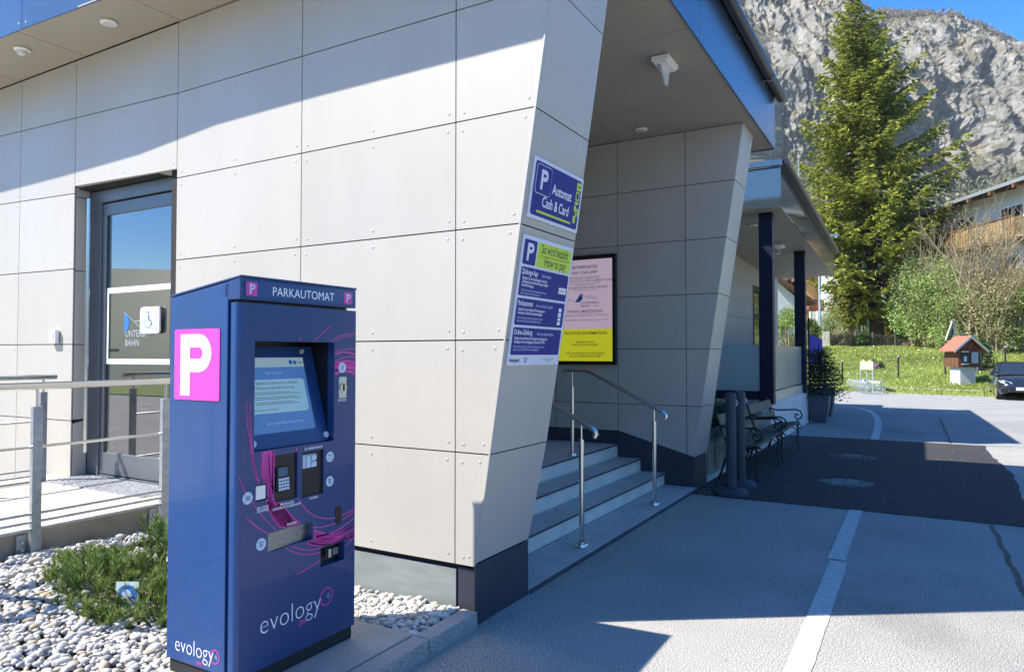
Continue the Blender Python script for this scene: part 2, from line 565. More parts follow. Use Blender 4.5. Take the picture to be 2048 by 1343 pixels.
class Board:
    """flat drawing surface standing in the scene: origin, right, up, outward normal"""

    def __init__(s, o, ex, ez, parent, th=0.0012):
        s.o, s.ex, s.ez = Vector(o), Vector(ex).normalized(), Vector(ez).normalized()
        s.n = s.ex.cross(s.ez).normalized()
        s.p, s.th = parent, th

    def at(s, x, z, lift=0.0):
        return s.o + s.ex * x + s.ez * z + s.n * lift

    def polys(s, polys, m, lift=0.0, name='print', th=None, parent=None):
        b = MB()
        for p in polys:
            b.slab([s.at(x, z, lift) for x, z in p], s.n * (th or s.th))
        return b.build(name, m, parent or s.p)

    def rect(s, x0, x1, z0, z1, m, lift=0.0, name='print', r=0.0, th=None, parent=None):
        return s.polys([rrect(x0, x1, z0, z1, r)], m, lift, name, th, parent)

    def disc(s, x, z, r, m, lift=0.0, name='icon', th=None, parent=None, n=24):
        return s.polys([[(x + r * math.cos(2 * math.pi * k / n), z + r * math.sin(2 * math.pi * k / n)) for k in range(n)]],
                       m, lift, name, th, parent)

    def ribbons(s, lines, m, lift=0.0, name='line', parent=None, kind=None):
        b = MB()
        for pts, wd in lines:
            strip(b, s, pts, wd, lift)
        o = b.build(name, m, parent or s.p)
        if kind:
            o['kind'] = kind
        return o

    def text(s, txt, size, x, z, m, lift=0.0, sx=1.0, bold=0.0, align='LEFT', name='lettering', parent=None, shear=0.0, sp=1.0):
        V, F = glyphs(txt, size, bold, align, shear, sp)
        me = bpy.data.meshes.new(name)
        o = bpy.data.objects.new(name, me)
        pp = parent or s.p
        put(o, pp)
        g = ORG.get(pp.name, Vector((0, 0, 0)))
        me.from_pydata([tuple(s.at(x + vx * sx, z + vy, lift) - g) for vx, vy in V], [], F)
        me.materials.append(M[m])
        return o


def glyphs(txt, size, bold, align, shear, sp):
    cu = bpy.data.curves.new('t', 'FONT')
    cu.body = txt
    cu.size = size
    cu.offset = bold * size
    cu.align_x = align
    cu.shear = shear
    cu.space_character = sp
    cu.resolution_u = 3
    ob = bpy.data.objects.new('t', cu)
    col.objects.link(ob)
    dg = bpy.context.evaluated_depsgraph_get()
    me = bpy.data.meshes.new_from_object(ob.evaluated_get(dg))
    V = [(v.co.x, v.co.y) for v in me.vertices]
    F = [tuple(p.vertices) for p in me.polygons]
    bpy.data.objects.remove(ob)
    bpy.data.curves.remove(cu)
    bpy.data.meshes.remove(me)
    return V, F


def rrect(x0, x1, z0, z1, r=0.0):
    if r <= 0:
        return [(x0, z0), (x1, z0), (x1, z1), (x0, z1)]
    out = []
    for cx, cz, a0 in ((x1 - r, z0 + r, -90), (x1 - r, z1 - r, 0), (x0 + r, z1 - r, 90), (x0 + r, z0 + r, 180)):
        for k in range(5):
            a = R(a0 + 22.5 * k)
            out.append((cx + r * math.cos(a), cz + r * math.sin(a)))
    return out


def strip(b, brd, pts, wd, lift):
    n = len(pts)
    L, Rr = [], []
    for i, (x, z) in enumerate(pts):
        x0, z0 = pts[max(i - 1, 0)]
        x1, z1 = pts[min(i + 1, n - 1)]
        dx, dz = x1 - x0, z1 - z0
        q = math.hypot(dx, dz) or 1
        wv = wd(i / (n - 1)) if callable(wd) else wd
        L.append((x - dz / q * wv / 2, z + dx / q * wv / 2))
        Rr.append((x + dz / q * wv / 2, z - dx / q * wv / 2))
    vs = [brd.at(x, z, lift + brd.th) for x, z in L] + [brd.at(x, z, lift + brd.th) for x, z in Rr]
    b._add(vs, [(i + n, i + 1 + n, i + 1, i) for i in range(n - 1)])


def smoothline(pts, n=24):
    """Catmull-Rom through 2D points"""
    P = [pts[0]] + list(pts) + [pts[-1]]
    out = []
    seg = len(pts) - 1
    for i in range(seg):
        p0, p1, p2, p3 = P[i:i + 4]
        m_ = max(2, n // seg)
        for k in range(m_):
            t = k / m_
            out.append(tuple(0.5 * (2 * p1[j] + (p2[j] - p0[j]) * t + (2 * p0[j] - 5 * p1[j] + 4 * p2[j] - p3[j]) * t * t +
                                    (3 * p1[j] - p0[j] - 3 * p2[j] + p3[j]) * t ** 3) for j in (0, 1)))
    out.append(tuple(pts[-1]))
    return out


def letter_p(x0, z0, wdt, h, st, bowl=0.56):
    """capital P as polygons: stem and a round bowl of stroke st"""
    ps = [[(x0, z0), (x0 + st, z0), (x0 + st, z0 + h), (x0, z0 + h)]]
    r = h * bowl / 2
    cx, cz = x0 + wdt - r, z0 + h - r
    ri = r - st * 0.9
    out = [(x0 + st, z0 + h)] + [(cx + r * math.cos(a), cz + r * math.sin(a)) for a in [R(90 - 15 * k) for k in range(13)]] + \
          [(x0 + st, z0 + h - 2 * r)]
    inn = [(x0 + st, cz + ri)] + [(cx + ri * math.cos(a), cz + ri * math.sin(a)) for a in [R(90 - 15 * k) for k in range(13)]] + \
          [(x0 + st, cz - ri)]
    for i in range(len(out) - 1):
        ps.append([out[i], out[i + 1], inn[i + 1], inn[i]])
    return ps


def cut_plate(x0, x1, z0, z1, holes, front, depth):
    """plate with rectangular openings; front(x, z, d) gives the 3D point d behind the face"""
    xs = sorted({x0, x1, *[h[0] for h in holes], *[h[1] for h in holes]})
    zs = sorted({z0, z1, *[h[2] for h in holes], *[h[3] for h in holes]})
    b = MB()
    for i in range(len(xs) - 1):
        for j in range(len(zs) - 1):
            cx, cz = (xs[i] + xs[i + 1]) / 2, (zs[j] + zs[j + 1]) / 2
            if any(h[0] < cx < h[1] and h[2] < cz < h[3] for h in holes):
                continue
            b._add([front(xs[i], zs[j], 0), front(xs[i + 1], zs[j], 0), front(xs[i + 1], zs[j + 1], 0), front(xs[i], zs[j + 1], 0)],
                   [(0, 1, 2, 3)])
    for a0, a1, c0, c1 in holes:
        q = [(a0, c0), (a1, c0), (a1, c1), (a0, c1)]
        b._add([front(x, z, 0) for x, z in q] + [front(x, z, depth) for x, z in q],
               [(i, i + 4, (i + 1) % 4 + 4, (i + 1) % 4) for i in range(4)])
    q = [(x0, z0), (x1, z0), (x1, z1), (x0, z1)]
    b._add([front(x, z, 0) for x, z in q] + [front(x, z, depth) for x, z in q],
           [((i + 1) % 4, (i + 1) % 4 + 4, i + 4, i) for i in range(4)])
    return b


def camdir(D, S):
    """D metres ahead of the standpoint along its line of sight, S metres to the right"""
    return (D * 0.8660254 + S * 0.5, D * 0.5 - S * 0.8660254)


def at(px, D):
    """ground position seen in column px of the photograph at depth D"""
    return camdir(D, (px - 1024) / 1405 * D)


def zat(py, D):
    return 1.6 + (708.3 - py) / 1405 * D


# ------------------------------------------------------------------ noise
def _hash(ix, iy, iz, s):
    h = (ix * 374761393 + iy * 668265263 + iz * 2147483647 + s * 974634777) & 0xFFFFFFFF
    h = ((h ^ (h >> 13)) * 1274126177) & 0xFFFFFFFF
    h = h ^ (h >> 16)
    return (h & 0xFFFF) / 65535.0


def vnoise(x, y, z, s=0):
    ix, iy, iz = (np.floor(a).astype(np.int64) for a in (x, y, z))
    fx, fy, fz = x - ix, y - iy, z - iz
    fx, fy, fz = (a * a * (3 - 2 * a) for a in (fx, fy, fz))
    r = 0
    for dx in (0, 1):
        for dy in (0, 1):
            for dz in (0, 1):
                wgt = (fx if dx else 1 - fx) * (fy if dy else 1 - fy) * (fz if dz else 1 - fz)
                r = r + wgt * _hash(ix + dx, iy + dy, iz + dz, s)
    return r


def fbm(x, y, z, o=5, s=0, ridge=False, gain=0.5):
    a, t, n = 1.0, 0.0, 0.0
    for i in range(o):
        v = vnoise(x, y, z, s + i)
        if ridge:
            v = 1 - np.abs(2 * v - 1)
        t = t + a * v
        n += a
        a *= gain
        x, y, z = x * 2.03, y * 2.03, z * 2.03
    return t / n

# ------------------------------------------------------------------ ground
def sheet(name, poly, z, m, parent=None, th=0.0, kind='structure'):
    b = MB()
    b._add([(x, y, z) for x, y in poly], [tuple(range(len(poly)))])
    o = b.build(name, m, parent)
    if kind and parent is None:
        o['kind'] = kind
    if o.data.polygons[0].normal.z < 0:
        o.data.flip_normals()
    return o


def lawn_edge(y):
    return 31.9 + 0.33 * y


sheet('terrain', [(-900, -900), (900, -900), (900, 900), (-900, 900)], -0.35, 'leaf_dark')
sheet('asphalt_forecourt', [(-30, -45), (lawn_edge(-45) + 1.5, -45), (lawn_edge(30) + 1.5, 30), (-30, 30)], 0.0, 'asphalt')
sheet('far_parking_asphalt', [(8.06, 2.3), (8.05, -0.60), (8.3, -0.62), (14.78, -0.52), (16.5, -45), (lawn_edge(-45) + 1.4, -45),
                              (lawn_edge(20) + 1.4, 20), (22.9, 20), (22.9, 2.3)], 0.004, 'asphalt_smooth')
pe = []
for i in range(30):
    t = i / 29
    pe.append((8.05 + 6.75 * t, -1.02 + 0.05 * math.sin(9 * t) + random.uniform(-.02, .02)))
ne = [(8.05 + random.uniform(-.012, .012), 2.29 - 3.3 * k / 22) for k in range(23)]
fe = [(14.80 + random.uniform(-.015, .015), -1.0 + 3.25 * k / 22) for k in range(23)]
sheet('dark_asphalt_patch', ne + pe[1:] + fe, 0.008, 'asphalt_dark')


def wob(pts, a=0.008, n=14):
    out = []
    for i in range(len(pts) - 1):
        for k in range(n):
            t = k / n
            out.append((pts[i][0] * (1 - t) + pts[i + 1][0] * t + random.uniform(-a, a),
                        pts[i][1] * (1 - t) + pts[i + 1][1] * t + random.uniform(-a, a)))
    out.append(pts[-1])
    return out


def painted(name, pts, wd, z, m='paint_white', a=0.006):
    L, Rr = [], []
    for i, (x, y) in enumerate(pts):
        x0, y0 = pts[max(i - 1, 0)]
        x1, y1 = pts[min(i + 1, len(pts) - 1)]
        dx, dy = x1 - x0, y1 - y0
        q = math.hypot(dx, dy)
        L.append((x - dy / q * wd / 2 + random.uniform(-a, a), y + dx / q * wd / 2 + random.uniform(-a, a)))
        Rr.append((x + dy / q * wd / 2 + random.uniform(-a, a), y - dx / q * wd / 2 + random.uniform(-a, a)))
    b = MB()
    n = len(pts)
    b._add([(x, y, z) for x, y in L + Rr], [(i + n, i + 1 + n, i + 1, i) for i in range(n - 1)])
    o = b.build(name, m)
    o['kind'] = 'structure'
    return o


painted('white_line', [(1.0 + 0.05 * i, 0.548 + 0.0) for i in range(101)], 0.125, 0.004, 'paint_white', 0.0025)
painted('white_line', [(6.05 + 0.05 * i, 0.572) for i in range(41)], 0.125, 0.0045, 'paint_worn', 0.0025)
painted('white_line', smoothline([(14.82, 0.72), (18.0, 0.80), (20.6, 0.97), (22.7, 1.34), (23.9, 1.95), (24.2, 2.6)], 60), 0.14, 0.012,
        'paint_worn', 0.003)
painted('parking_bay_line', [(31.8 - 0.1 * i, 0.35 - 0.06 * i) for i in range(26)], 0.12, 0.012, 'paint_worn', 0.003)
painted('parking_bay_line', [(29.6, -0.7 - 0.3 * i) for i in range(40)], 0.12, 0.012, 'paint_white', 0.003)
painted('parking_bay_line', [(26.3, -1.2 - 0.3 * i) for i in range(40)], 0.12, 0.012, 'paint_worn', 0.003)
for x0, y0, x1, y1 in ((8.0, -0.58, 5.2, -0.61), (20.6, -0.46, 14.9, -0.49), (20.6, -0.46, 20.9, 1.3)):
    n_ = 40
    painted('tar_joint', [(x0 + (x1 - x0) * k / n_ + random.uniform(-.01, .01), y0 + (y1 - y0) * k / n_ + .007 * math.sin(k * .7) + random.uniform(-.004, .004))
                          for k in range(n_ + 1)], 0.035, 0.0135 if x0 > 10 else 0.004, 'tar', 0.004)


def manhole(x, y, r, grated):
    t = thing('manhole_cover', 'round cast iron drain grate with slots in the dark asphalt, farther of the two covers' if grated else
              'round cast iron manhole cover filled with concrete, nearer of the two covers', 'manhole cover', (x, y, 0.012),
              group='manhole covers in the dark asphalt')
    b = MB()
    n = 36
    ring = []
    for k in range(n):
        a = 2 * math.pi * k / n
        ring.append((math.cos(a), math.sin(a)))
    for i in range(n):
        j = (i + 1) % n
        (c0, s0), (c1, s1) = ring[i], ring[j]
        b._add([(x + c0 * r, y + s0 * r, 0.010), (x + c1 * r, y + s1 * r, 0.010), (x + c1 * r * .86, y + s1 * r * .86, 0.022),
                (x + c0 * r * .86, y + s0 * r * .86, 0.022)], [(0, 1, 2, 3)])
    b.build('frame_ring', 'manhole', t)
    b = MB()
    b.tube([(x, y, 0.008), (x, y, 0.016)], r * .84, n)
    b.build('cover_plate', 'black_matt' if grated else 'cover_fill', t)
    if grated:
        for k in range(9):
            yy = (k - 4) * r * .18
            hw = math.sqrt(max(0, (r * .8) ** 2 - yy ** 2))
            MB().box(x - hw, x + hw, y + yy - .02, y + yy + .02, 0.0165, 0.026).build('bar', 'manhole', t)
        MB().box(x - .1, x + .1, y - .1, y + .1, 0.0265, 0.03).build('boss', 'cover_fill', t)
    else:
        for k in range(6):
            a = R(60 * k)
            MB().box(x + .6 * r * math.cos(a) - .03, x + .6 * r * math.cos(a) + .03, y + .6 * r * math.sin(a) - .015,
                     y + .6 * r * math.sin(a) + .015, 0.0165, 0.022).build('lug', 'manhole', t)


manhole(9.69, 0.80, 0.325, False)
manhole(12.15, 0.90, 0.33, True)

# kerb of granite blocks, slab, gravel bed
kb = thing('kerb', None, None, (0, 2.3, 0), kind='structure')
for k in range(6):
    x1 = 3.50 if k == 0 else 3.03 - (k - 1) * 1.0
    x0 = 3.03 - k * 1.0
    MB().box(x0 + .004, x1 - .004, 2.25, 2.358, -0.05, 0.098 + 0.002 * (k % 2)).build('kerb_stone', 'granite', kb, bevel=0.008)
sb = MB().box(1.94, 3.035, 2.364, 3.13, 0.0, 0.104).build('concrete_slab', 'concrete', None, bevel=0.004)
sb['kind'] = 'structure'


def gh(x, y):
    t = min(1, max(0, (y - 3.0) / 1.8))
    s_ = t * t * (3 - 2 * t)
    near_wall = 1 - min(1, max(0, (3.5 - x) / 1.2))
    return 0.085 + 0.265 * s_ * (1 - 0.55 * near_wall * (1 if y < 4.6 else 0.3)) + 0.01 * math.sin(3 * x) * math.cos(4 * y)


NX, NY = 46, 34
V = [(-1.5 + 5.0 * i / NX, 2.36 + 2.46 * j / NY) for j in range(NY + 1) for i in range(NX + 1)]
V = np.array([(x, y, gh(x, y) - 0.012 if not (1.92 < x < 3.05 and y < 3.15) else 0.07) for x, y in V])
F = [(j * (NX + 1) + i, j * (NX + 1) + i + 1, (j + 1) * (NX + 1) + i + 1, (j + 1) * (NX + 1) + i) for j in range(NY) for i in range(NX)]
gb = npmesh('gravel_bed', V, F, 'soil')
gb['kind'] = 'structure'


def stone_base():
    t = (1 + 5 ** .5) / 2
    v = np.array([(-1, t, 0), (1, t, 0), (-1, -t, 0), (1, -t, 0), (0, -1, t), (0, 1, t), (0, -1, -t), (0, 1, -t), (t, 0, -1), (t, 0, 1),
                  (-t, 0, -1), (-t, 0, 1)], float)
    v /= np.linalg.norm(v[0])
    f = [(0, 11, 5), (0, 5, 1), (0, 1, 7), (0, 7, 10), (0, 10, 11), (1, 5, 9), (5, 11, 4), (11, 10, 2), (10, 7, 6), (7, 1, 8), (3, 9, 4),
         (3, 4, 2), (3, 2, 6), (3, 6, 8), (3, 8, 9), (4, 9, 5), (2, 4, 11), (6, 2, 10), (8, 6, 7), (9, 8, 1)]
    vs = [tuple(p) for p in v]
    cache, nf = {}, []

    def mid(a, b):
        k = (min(a, b), max(a, b))
        if k not in cache:
            p = (np.array(vs[a]) + np.array(vs[b])) / 2
            vs.append(tuple(p / np.linalg.norm(p)))
            cache[k] = len(vs) - 1
        return cache[k]
    for a, b, c in f:
        x, y, z = mid(a, b), mid(b, c), mid(c, a)
        nf += [(a, x, z), (b, y, x), (c, z, y), (x, y, z)]
    return np.array(vs), np.array(nf)


SV, SF = stone_base()


def scatter_stones(name, pts, sizes, m):
    n = len(pts)
    q = rng.normal(size=(n, 4))
    q /= np.linalg.norm(q, axis=1, keepdims=True)
    a, b, c, d = q.T
    Rm = np.stack([np.stack([1 - 2 * (c * c + d * d), 2 * (b * c - a * d), 2 * (b * d + a * c)], -1),
                   np.stack([2 * (b * c + a * d), 1 - 2 * (b * b + d * d), 2 * (c * d - a * b)], -1),
                   np.stack([2 * (b * d - a * c), 2 * (c * d + a * b), 1 - 2 * (b * b + c * c)], -1)], 1)
    # mostly lie flat: rotate about z, small tilt
    th = rng.uniform(0, 2 * np.pi, n)
    tl = rng.normal(0, .38, n)
    Rz = np.zeros((n, 3, 3))
    Rz[:, 0, 0], Rz[:, 0, 1], Rz[:, 1, 0], Rz[:, 1, 1], Rz[:, 2, 2] = np.cos(th), -np.sin(th), np.sin(th), np.cos(th), 1
    Rx = np.zeros((n, 3, 3))
    Rx[:, 0, 0], Rx[:, 1, 1], Rx[:, 1, 2], Rx[:, 2, 1], Rx[:, 2, 2] = 1, np.cos(tl), -np.sin(tl), np.sin(tl), np.cos(tl)
    sc3 = np.stack([sizes * rng.uniform(.85, 1.3, n), sizes * rng.uniform(.6, .95, n), sizes * rng.uniform(.42, .7, n)], -1)
    base = SV[None] * sc3[:, None, :]
    # uneven lumps: a few shared deformations
    lump = 1 + 0.16 * rng.normal(size=(n, len(SV), 1)) * 0.5
    base = base * lump
    W = np.einsum('nij,nkj->nki', Rz @ Rx, base) + pts[:, None, :]
    F = (SF[None] + (np.arange(n) * len(SV))[:, None, None]).reshape(-1, 3)
    return npmesh(name, W.reshape(-1, 3), F, m, smooth=True)


pts, szs = [], []
tries = 0
while len(pts) < 12500 and tries < 60000:
    tries += 1
    x, y = random.uniform(0.9, 3.49), random.uniform(2.38, 4.80)
    if 1.93 < x < 3.04 and y < 3.12 and not (x > 2.86 and y > 2.68 + random.uniform(0, .03)):
        continue
    if 2.05 < x < 2.9 and y < 3.1:
        continue
    s_ = random.choice((.011, .014, .017, .020, .025)) * random.uniform(.8, 1.25)
    if random.random() < .015:
        s_ = random.uniform(.03, .038)
    pts.append((x, y, gh(x, y) + random.uniform(-.008, .012)))
    szs.append(s_)
gs = scatter_stones('gravel', np.array(pts), np.array(szs), 'gravel_mat')
tag(gs, 'pale rounded gravel spread round the blue payment machine', 'gravel', kind='stuff')

# grit lying on the asphalt
q_ = []
for _ in range(1500):
    if random.random() < .6:
        q_.append((random.uniform(3.6, 15), random.uniform(-3.2, 2.25)))
    else:
        q_.append((random.uniform(2.2, 9), 2.22 - abs(random.gauss(0, .16))))
dbr = scatter_stones('grit', np.array([(x, y, .010 if x > 8 else .003) for x, y in q_]), rng.uniform(.0018, .0065, len(q_)), 'gravel_mat')
tag(dbr, 'tiny pale grit strewn over the asphalt of the forecourt', 'grit', kind='stuff')
q_ = [(random.uniform(4.3, 8.2), random.choice((2.45, 2.64, 2.92, 3.22)) + random.uniform(-.05, .004)) for _ in range(90)]
lv = scatter_stones('step_debris', np.array([(x, y, .036 if y < 2.66 else (.177 if y < 2.95 else (.327 if y < 3.25 else .482))) for x, y in q_]), rng.uniform(.002, .006, len(q_)), 'soil')
tag(lv, 'dark crumbs of dirt lying in the corners of the steps', 'debris', kind='stuff')

# ------------------------------------------------------------------ station building
ST = thing('cable_car_station', 'grey panelled cable car station with deep dark blue roof edge and slanting piers', 'building', (3.5, 2.3, 0))


def shrink(poly, g=0.004):
    P = [Vector(p) for p in poly]
    n = len(P)
    return [P[i] + ((P[(i + 1) % n] - P[i]).normalized() + (P[i - 1] - P[i]).normalized()) * g for i in range(n)]


def panel(poly, nrm, name='wall_panel', m='panel', rv=True, th=0.010, mids=True, parent=None, gap=0.004):
    nrm = Vector(nrm).normalized()
    q = shrink(poly, gap)
    o = MB().slab(q, -nrm * th).build(name, m, parent or ST)
    if rv:
        b = MB()
        n = len(q)
        pl = []
        for i in range(n):
            a, pv, nx = q[i], q[i - 1], q[(i + 1) % n]
            d1, d2 = (nx - a).normalized(), (pv - a).normalized()
            pl.append(a + d1 * .045 + d2 * .055)
            if mids and (nx - a).length > 1.15 and abs((nx - a).normalized().z) < .5:
                d = (pv - a).normalized()
                pl.append((a + nx) / 2 + Vector((0, 0, d.z)).normalized() * .05)
        for p in pl:
            b.tube([p, p + nrm * .0012, p + nrm * .0025], [.0105, .0100, .006], 8)
        r = b.build('rivets', 'rivet', o)
        r['kind'] = 'stuff'
    return o


XW = 3.507
ZJ = [0.345, 1.013, 1.685, 2.353, 3.012, 3.70, 4.275]
ZX = [0.0, -0.02, 0.01, 0.04, 0.09, 0.095, 0.0]


def zj(y, k):
    return ZJ[k] + ZX[k] * max(0, (y - 5.13) / 2.85)


def yedge(z):
    return 2.277 - 0.153 * (z - 0.364)


YJ = [2.42, 3.733, 5.13, 6.607, 7.57, 8.6, 9.7]
nW = (-1, 0, 0)
for k in range(6):
    z0, z1 = ZJ[k], ZJ[k + 1]
    panel([(XW, yedge(z0), z0), (XW, YJ[0], z0), (XW, YJ[0], z1), (XW, yedge(z1), z1)], nW, mids=False)
    for i in range(len(YJ) - 1):
        y0, y1 = YJ[i], YJ[i + 1]
        za, zb, zc, zd = zj(y0, k), zj(y1, k), zj(y1, k + 1), zj(y0, k + 1)
        if i == 2:
            if k < 4:
                continue
            if k == 4:
                za, zb = 3.085, 3.122
        panel([(XW, y0, za), (XW, y1, zb), (XW, y1, zc), (XW, y0, zd)], nW)
# base under the panels: fibre board plinth, drip gap, foundation
panel([(3.53, 2.425, 0.0), (3.53, 5.13, 0.0), (3.53, 5.13, 0.315), (3.53, 2.425, 0.315)], nW, 'plinth_board', 'plinth_grey', False)
panel([(3.528, 2.285, 0.0), (3.528, 2.415, 0.0), (3.528, 2.415, 0.33), (3.528, 2.285, 0.33)], nW, 'plinth_board', 'plinth_dark', False)
# core behind the panels
cb = MB()
cb.slab([(3.545, 2.31, -.1), (3.545, 5.13, -.1), (3.545, 5.13, 4.3), (3.545, yedge(4.3) + .03, 4.3), (3.545, yedge(.34) + .03, .34)], (0.56, 0, 0))
cb.box(3.545, 4.1, 6.607, 9.8, -.1, 4.3)
cb.box(3.545, 4.1, 5.13, 6.607, 3.10, 4.3)
cb.box(3.545, 8.2, 5.15, 5.25, -.1, 4.3)
cb.build('wall_core', 'backing', ST)
# pier face towards the forecourt
nE = (0, -1, -0.153)


def pxr(z):
    return 4.165 + 0.095 * min(1, max(0, (z - .36) / .8))


for k in range(6):
    z0, z1 = (0.364 if k == 0 else ZJ[k]), ZJ[k + 1]
    panel([(XW + .002, yedge(z0), z0), (pxr(z0), yedge(z0), z0), (pxr(z1), yedge(z1), z1), (XW + .002, yedge(z1), z1)], nE, mids=False)
    panel([(pxr(z0), yedge(z0), z0), (pxr(z0), 5.15, z0), (pxr(z1), 5.15, z1), (pxr(z1), yedge(z1), z1)], (1, 0, 0), 'inner_panel', 'panel', False)
panel([(XW + .001, 2.277, -.05), (4.163, 2.277, -.05), (4.163, 2.277, .362), (XW + .001, 2.277, .362)], (0, -1, 0), 'plinth_board', 'plinth_dark', False)
panel([(4.163, 2.277, -.05), (4.163, 2.7, -.05), (4.163, 2.7, .362), (4.163, 2.277, .362)], (1, 0, 0), 'plinth_board', 'plinth_dark', False)
MB().tube([(XW - .004, yedge(z) - .004, z) for z in (.364, 4.275)], .007, 4).build('corner_trim', 'rivet', ST)

# recess wall with the display, far pier
XR = 8.3
ZR = [0.0, 0.985, 1.666, 2.315, 2.965, 3.625, 4.275]
YR = [2.392, 3.256, 4.12, 5.14]


def yf(z):
    return 2.307 - 0.153 * (z - 0.381)


MB().box(XR + .012, 8.86, 2.72, 5.25, -.1, 4.3).slab([(XR + .012, yf(.38) + .03, -.1), (XR + .012, 2.73, -.1), (XR + .012, 2.73, 4.3),
                                                       (XR + .012, yf(4.3) + .03, 4.3), (XR + .012, yf(.38) + .03, .38)], (.545, 0, 0)
                                                      ).build('wall_core', 'backing', ST)
panel([(XR - .004, 2.309, -.05), (XR - .004, 5.14, -.05), (XR - .004, 5.14, .64), (XR - .004, 3.25, .64), (XR - .004, 2.309, .381)], nW,
      'plinth_board', 'plinth_dark', False, gap=.001)
for k in range(6):
    z0, z1 = ZR[k], ZR[k + 1]
    if k == 0:
        panel([(XR, 2.31, .386), (XR, 2.392, .409), (XR, 2.392, z1), (XR, yf(z1), z1)], nW, mids=False)
        panel([(XR, 2.392, .409), (XR, 3.256, .646), (XR, 3.256, z1), (XR, 2.392, z1)], nW, mids=False)
        panel([(XR, 3.256, .646), (XR, 4.12, .646), (XR, 4.12, z1), (XR, 3.256, z1)], nW, mids=False)
        panel([(XR, 4.12, .646), (XR, 5.14, .646), (XR, 5.14, z1), (XR, 4.12, z1)], nW, mids=False)
    else:
        panel([(XR, yf(z0), z0), (XR, YR[0], z0), (XR, YR[0], z1), (XR, yf(z1), z1)], nW, mids=False)
        for i in range(3):
            panel([(XR, YR[i], z0), (XR, YR[i + 1], z0), (XR, YR[i + 1], z1), (XR, YR[i], z1)], nW, mids=False)
    za = .381 if k == 0 else z0
    panel([(XR + .002, yf(za), za), (8.875, yf(za), za), (8.875, yf(z1), z1), (XR + .002, yf(z1), z1)], nE, mids=False)
panel([(XR, 2.307, -.05), (8.87, 2.307, -.05), (8.87, 2.307, .379), (XR, 2.307, .379)], (0, -1, 0), 'plinth_board', 'plinth_dark', False)
panel([(8.872, 2.30, -.05), (8.872, 5.2, -.05), (8.872, 5.2, 4.275), (8.872, yf(4.275), 4.275), (8.872, 2.30, .38)], (1, 0, 0), 'side_panel', 'panel', False)
# recess back wall (behind the pier)
panel([(4.27, 5.14, .48), (8.29, 5.14, .48), (8.29, 5.14, 4.275), (4.27, 5.14, 4.275)], (0, -1, 0), 'back_panel', 'panel', False)

# soffit and roof edge
XE, YE, XF = 3.0, 1.575, 9.58


def xe(y):
    return float(np.interp(y, [1.5, 4.2, 5.3, 5.9, 6.35, 6.9, 7.6, 8.7, 9.8], [3.0, 2.995, 2.982, 2.960, 2.930, 2.915, 2.910, 2.90, 2.89]))


ys = [YE, 2.42, 3.733, 5.10, 6.45, 7.60, 8.7, 9.8]
for i in range(len(ys) - 1):
    x1 = XW - .003
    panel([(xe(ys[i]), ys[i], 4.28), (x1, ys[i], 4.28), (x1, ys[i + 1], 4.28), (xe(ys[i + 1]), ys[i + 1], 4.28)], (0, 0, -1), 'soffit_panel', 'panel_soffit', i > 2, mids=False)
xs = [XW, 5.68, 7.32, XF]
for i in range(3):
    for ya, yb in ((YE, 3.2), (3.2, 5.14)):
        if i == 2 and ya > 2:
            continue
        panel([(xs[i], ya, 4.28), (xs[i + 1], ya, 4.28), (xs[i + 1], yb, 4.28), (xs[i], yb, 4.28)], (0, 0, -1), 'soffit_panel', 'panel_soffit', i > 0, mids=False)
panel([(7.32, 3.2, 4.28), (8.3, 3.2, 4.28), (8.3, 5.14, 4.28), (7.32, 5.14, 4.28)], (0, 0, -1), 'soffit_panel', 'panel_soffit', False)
MB().box(XE + .03, XF - .03, YE + .03, 9.8, 4.30, 4.93).build('roof', 'roof_dark', ST)
xf = [XE, 4.40, 5.93, 7.44, 8.93, XF]
for i in range(5):
    panel([(xf[i], YE, 4.262), (xf[i + 1], YE, 4.262), (xf[i + 1], YE, 4.955), (xf[i], YE, 4.955)], (0, -1, 0), 'fascia_panel', 'fascia', True, mids=False, gap=.003)
yfs = [YE, 3.0, 4.2, 5.3, 6.35, 7.6, 8.7, 9.8]
for i in range(7):
    panel([(xe(yfs[i]), yfs[i], 4.272), (xe(yfs[i + 1]), yfs[i + 1], 4.272), (xe(yfs[i + 1]), yfs[i + 1], 4.955), (xe(yfs[i]), yfs[i], 4.955)], (-1, 0, 0), 'fascia_panel', 'fascia', True, mids=False, gap=.003)
panel([(XF, YE, 4.262), (XF, 3.2, 4.262), (XF, 3.2, 4.955), (XF, YE, 4.955)], (1, 0, 0), 'fascia_panel', 'fascia', False)
gt = MB()
gt.tube([(XE - .06, YE - .07, 4.955), (XF + .08, YE - .07, 4.955)], .062, 10)
gt.box(XE - .02, XF + .03, YE - .03, YE + .3, 4.96, 5.0)
gt.build('gutter', 'gutter', ST, smooth=True)
gt = MB()
gt.tube([(xe(y) - .07, y, 4.955) for y in [YE] + yfs[1:]], .062, 10)
gt.box(XE - .03, XE + .3, YE, 9.8, 4.96, 5.0)
gt.build('gutter', 'gutter', ST, smooth=True)
MB().tube([(8.80, YE - .14, 4.98), (8.80, YE - .15, 4.90), (8.80, YE - .07, 4.88), (8.80, YE + .0, 4.90)], .007, 5).build('gutter_bracket', 'alu', ST)


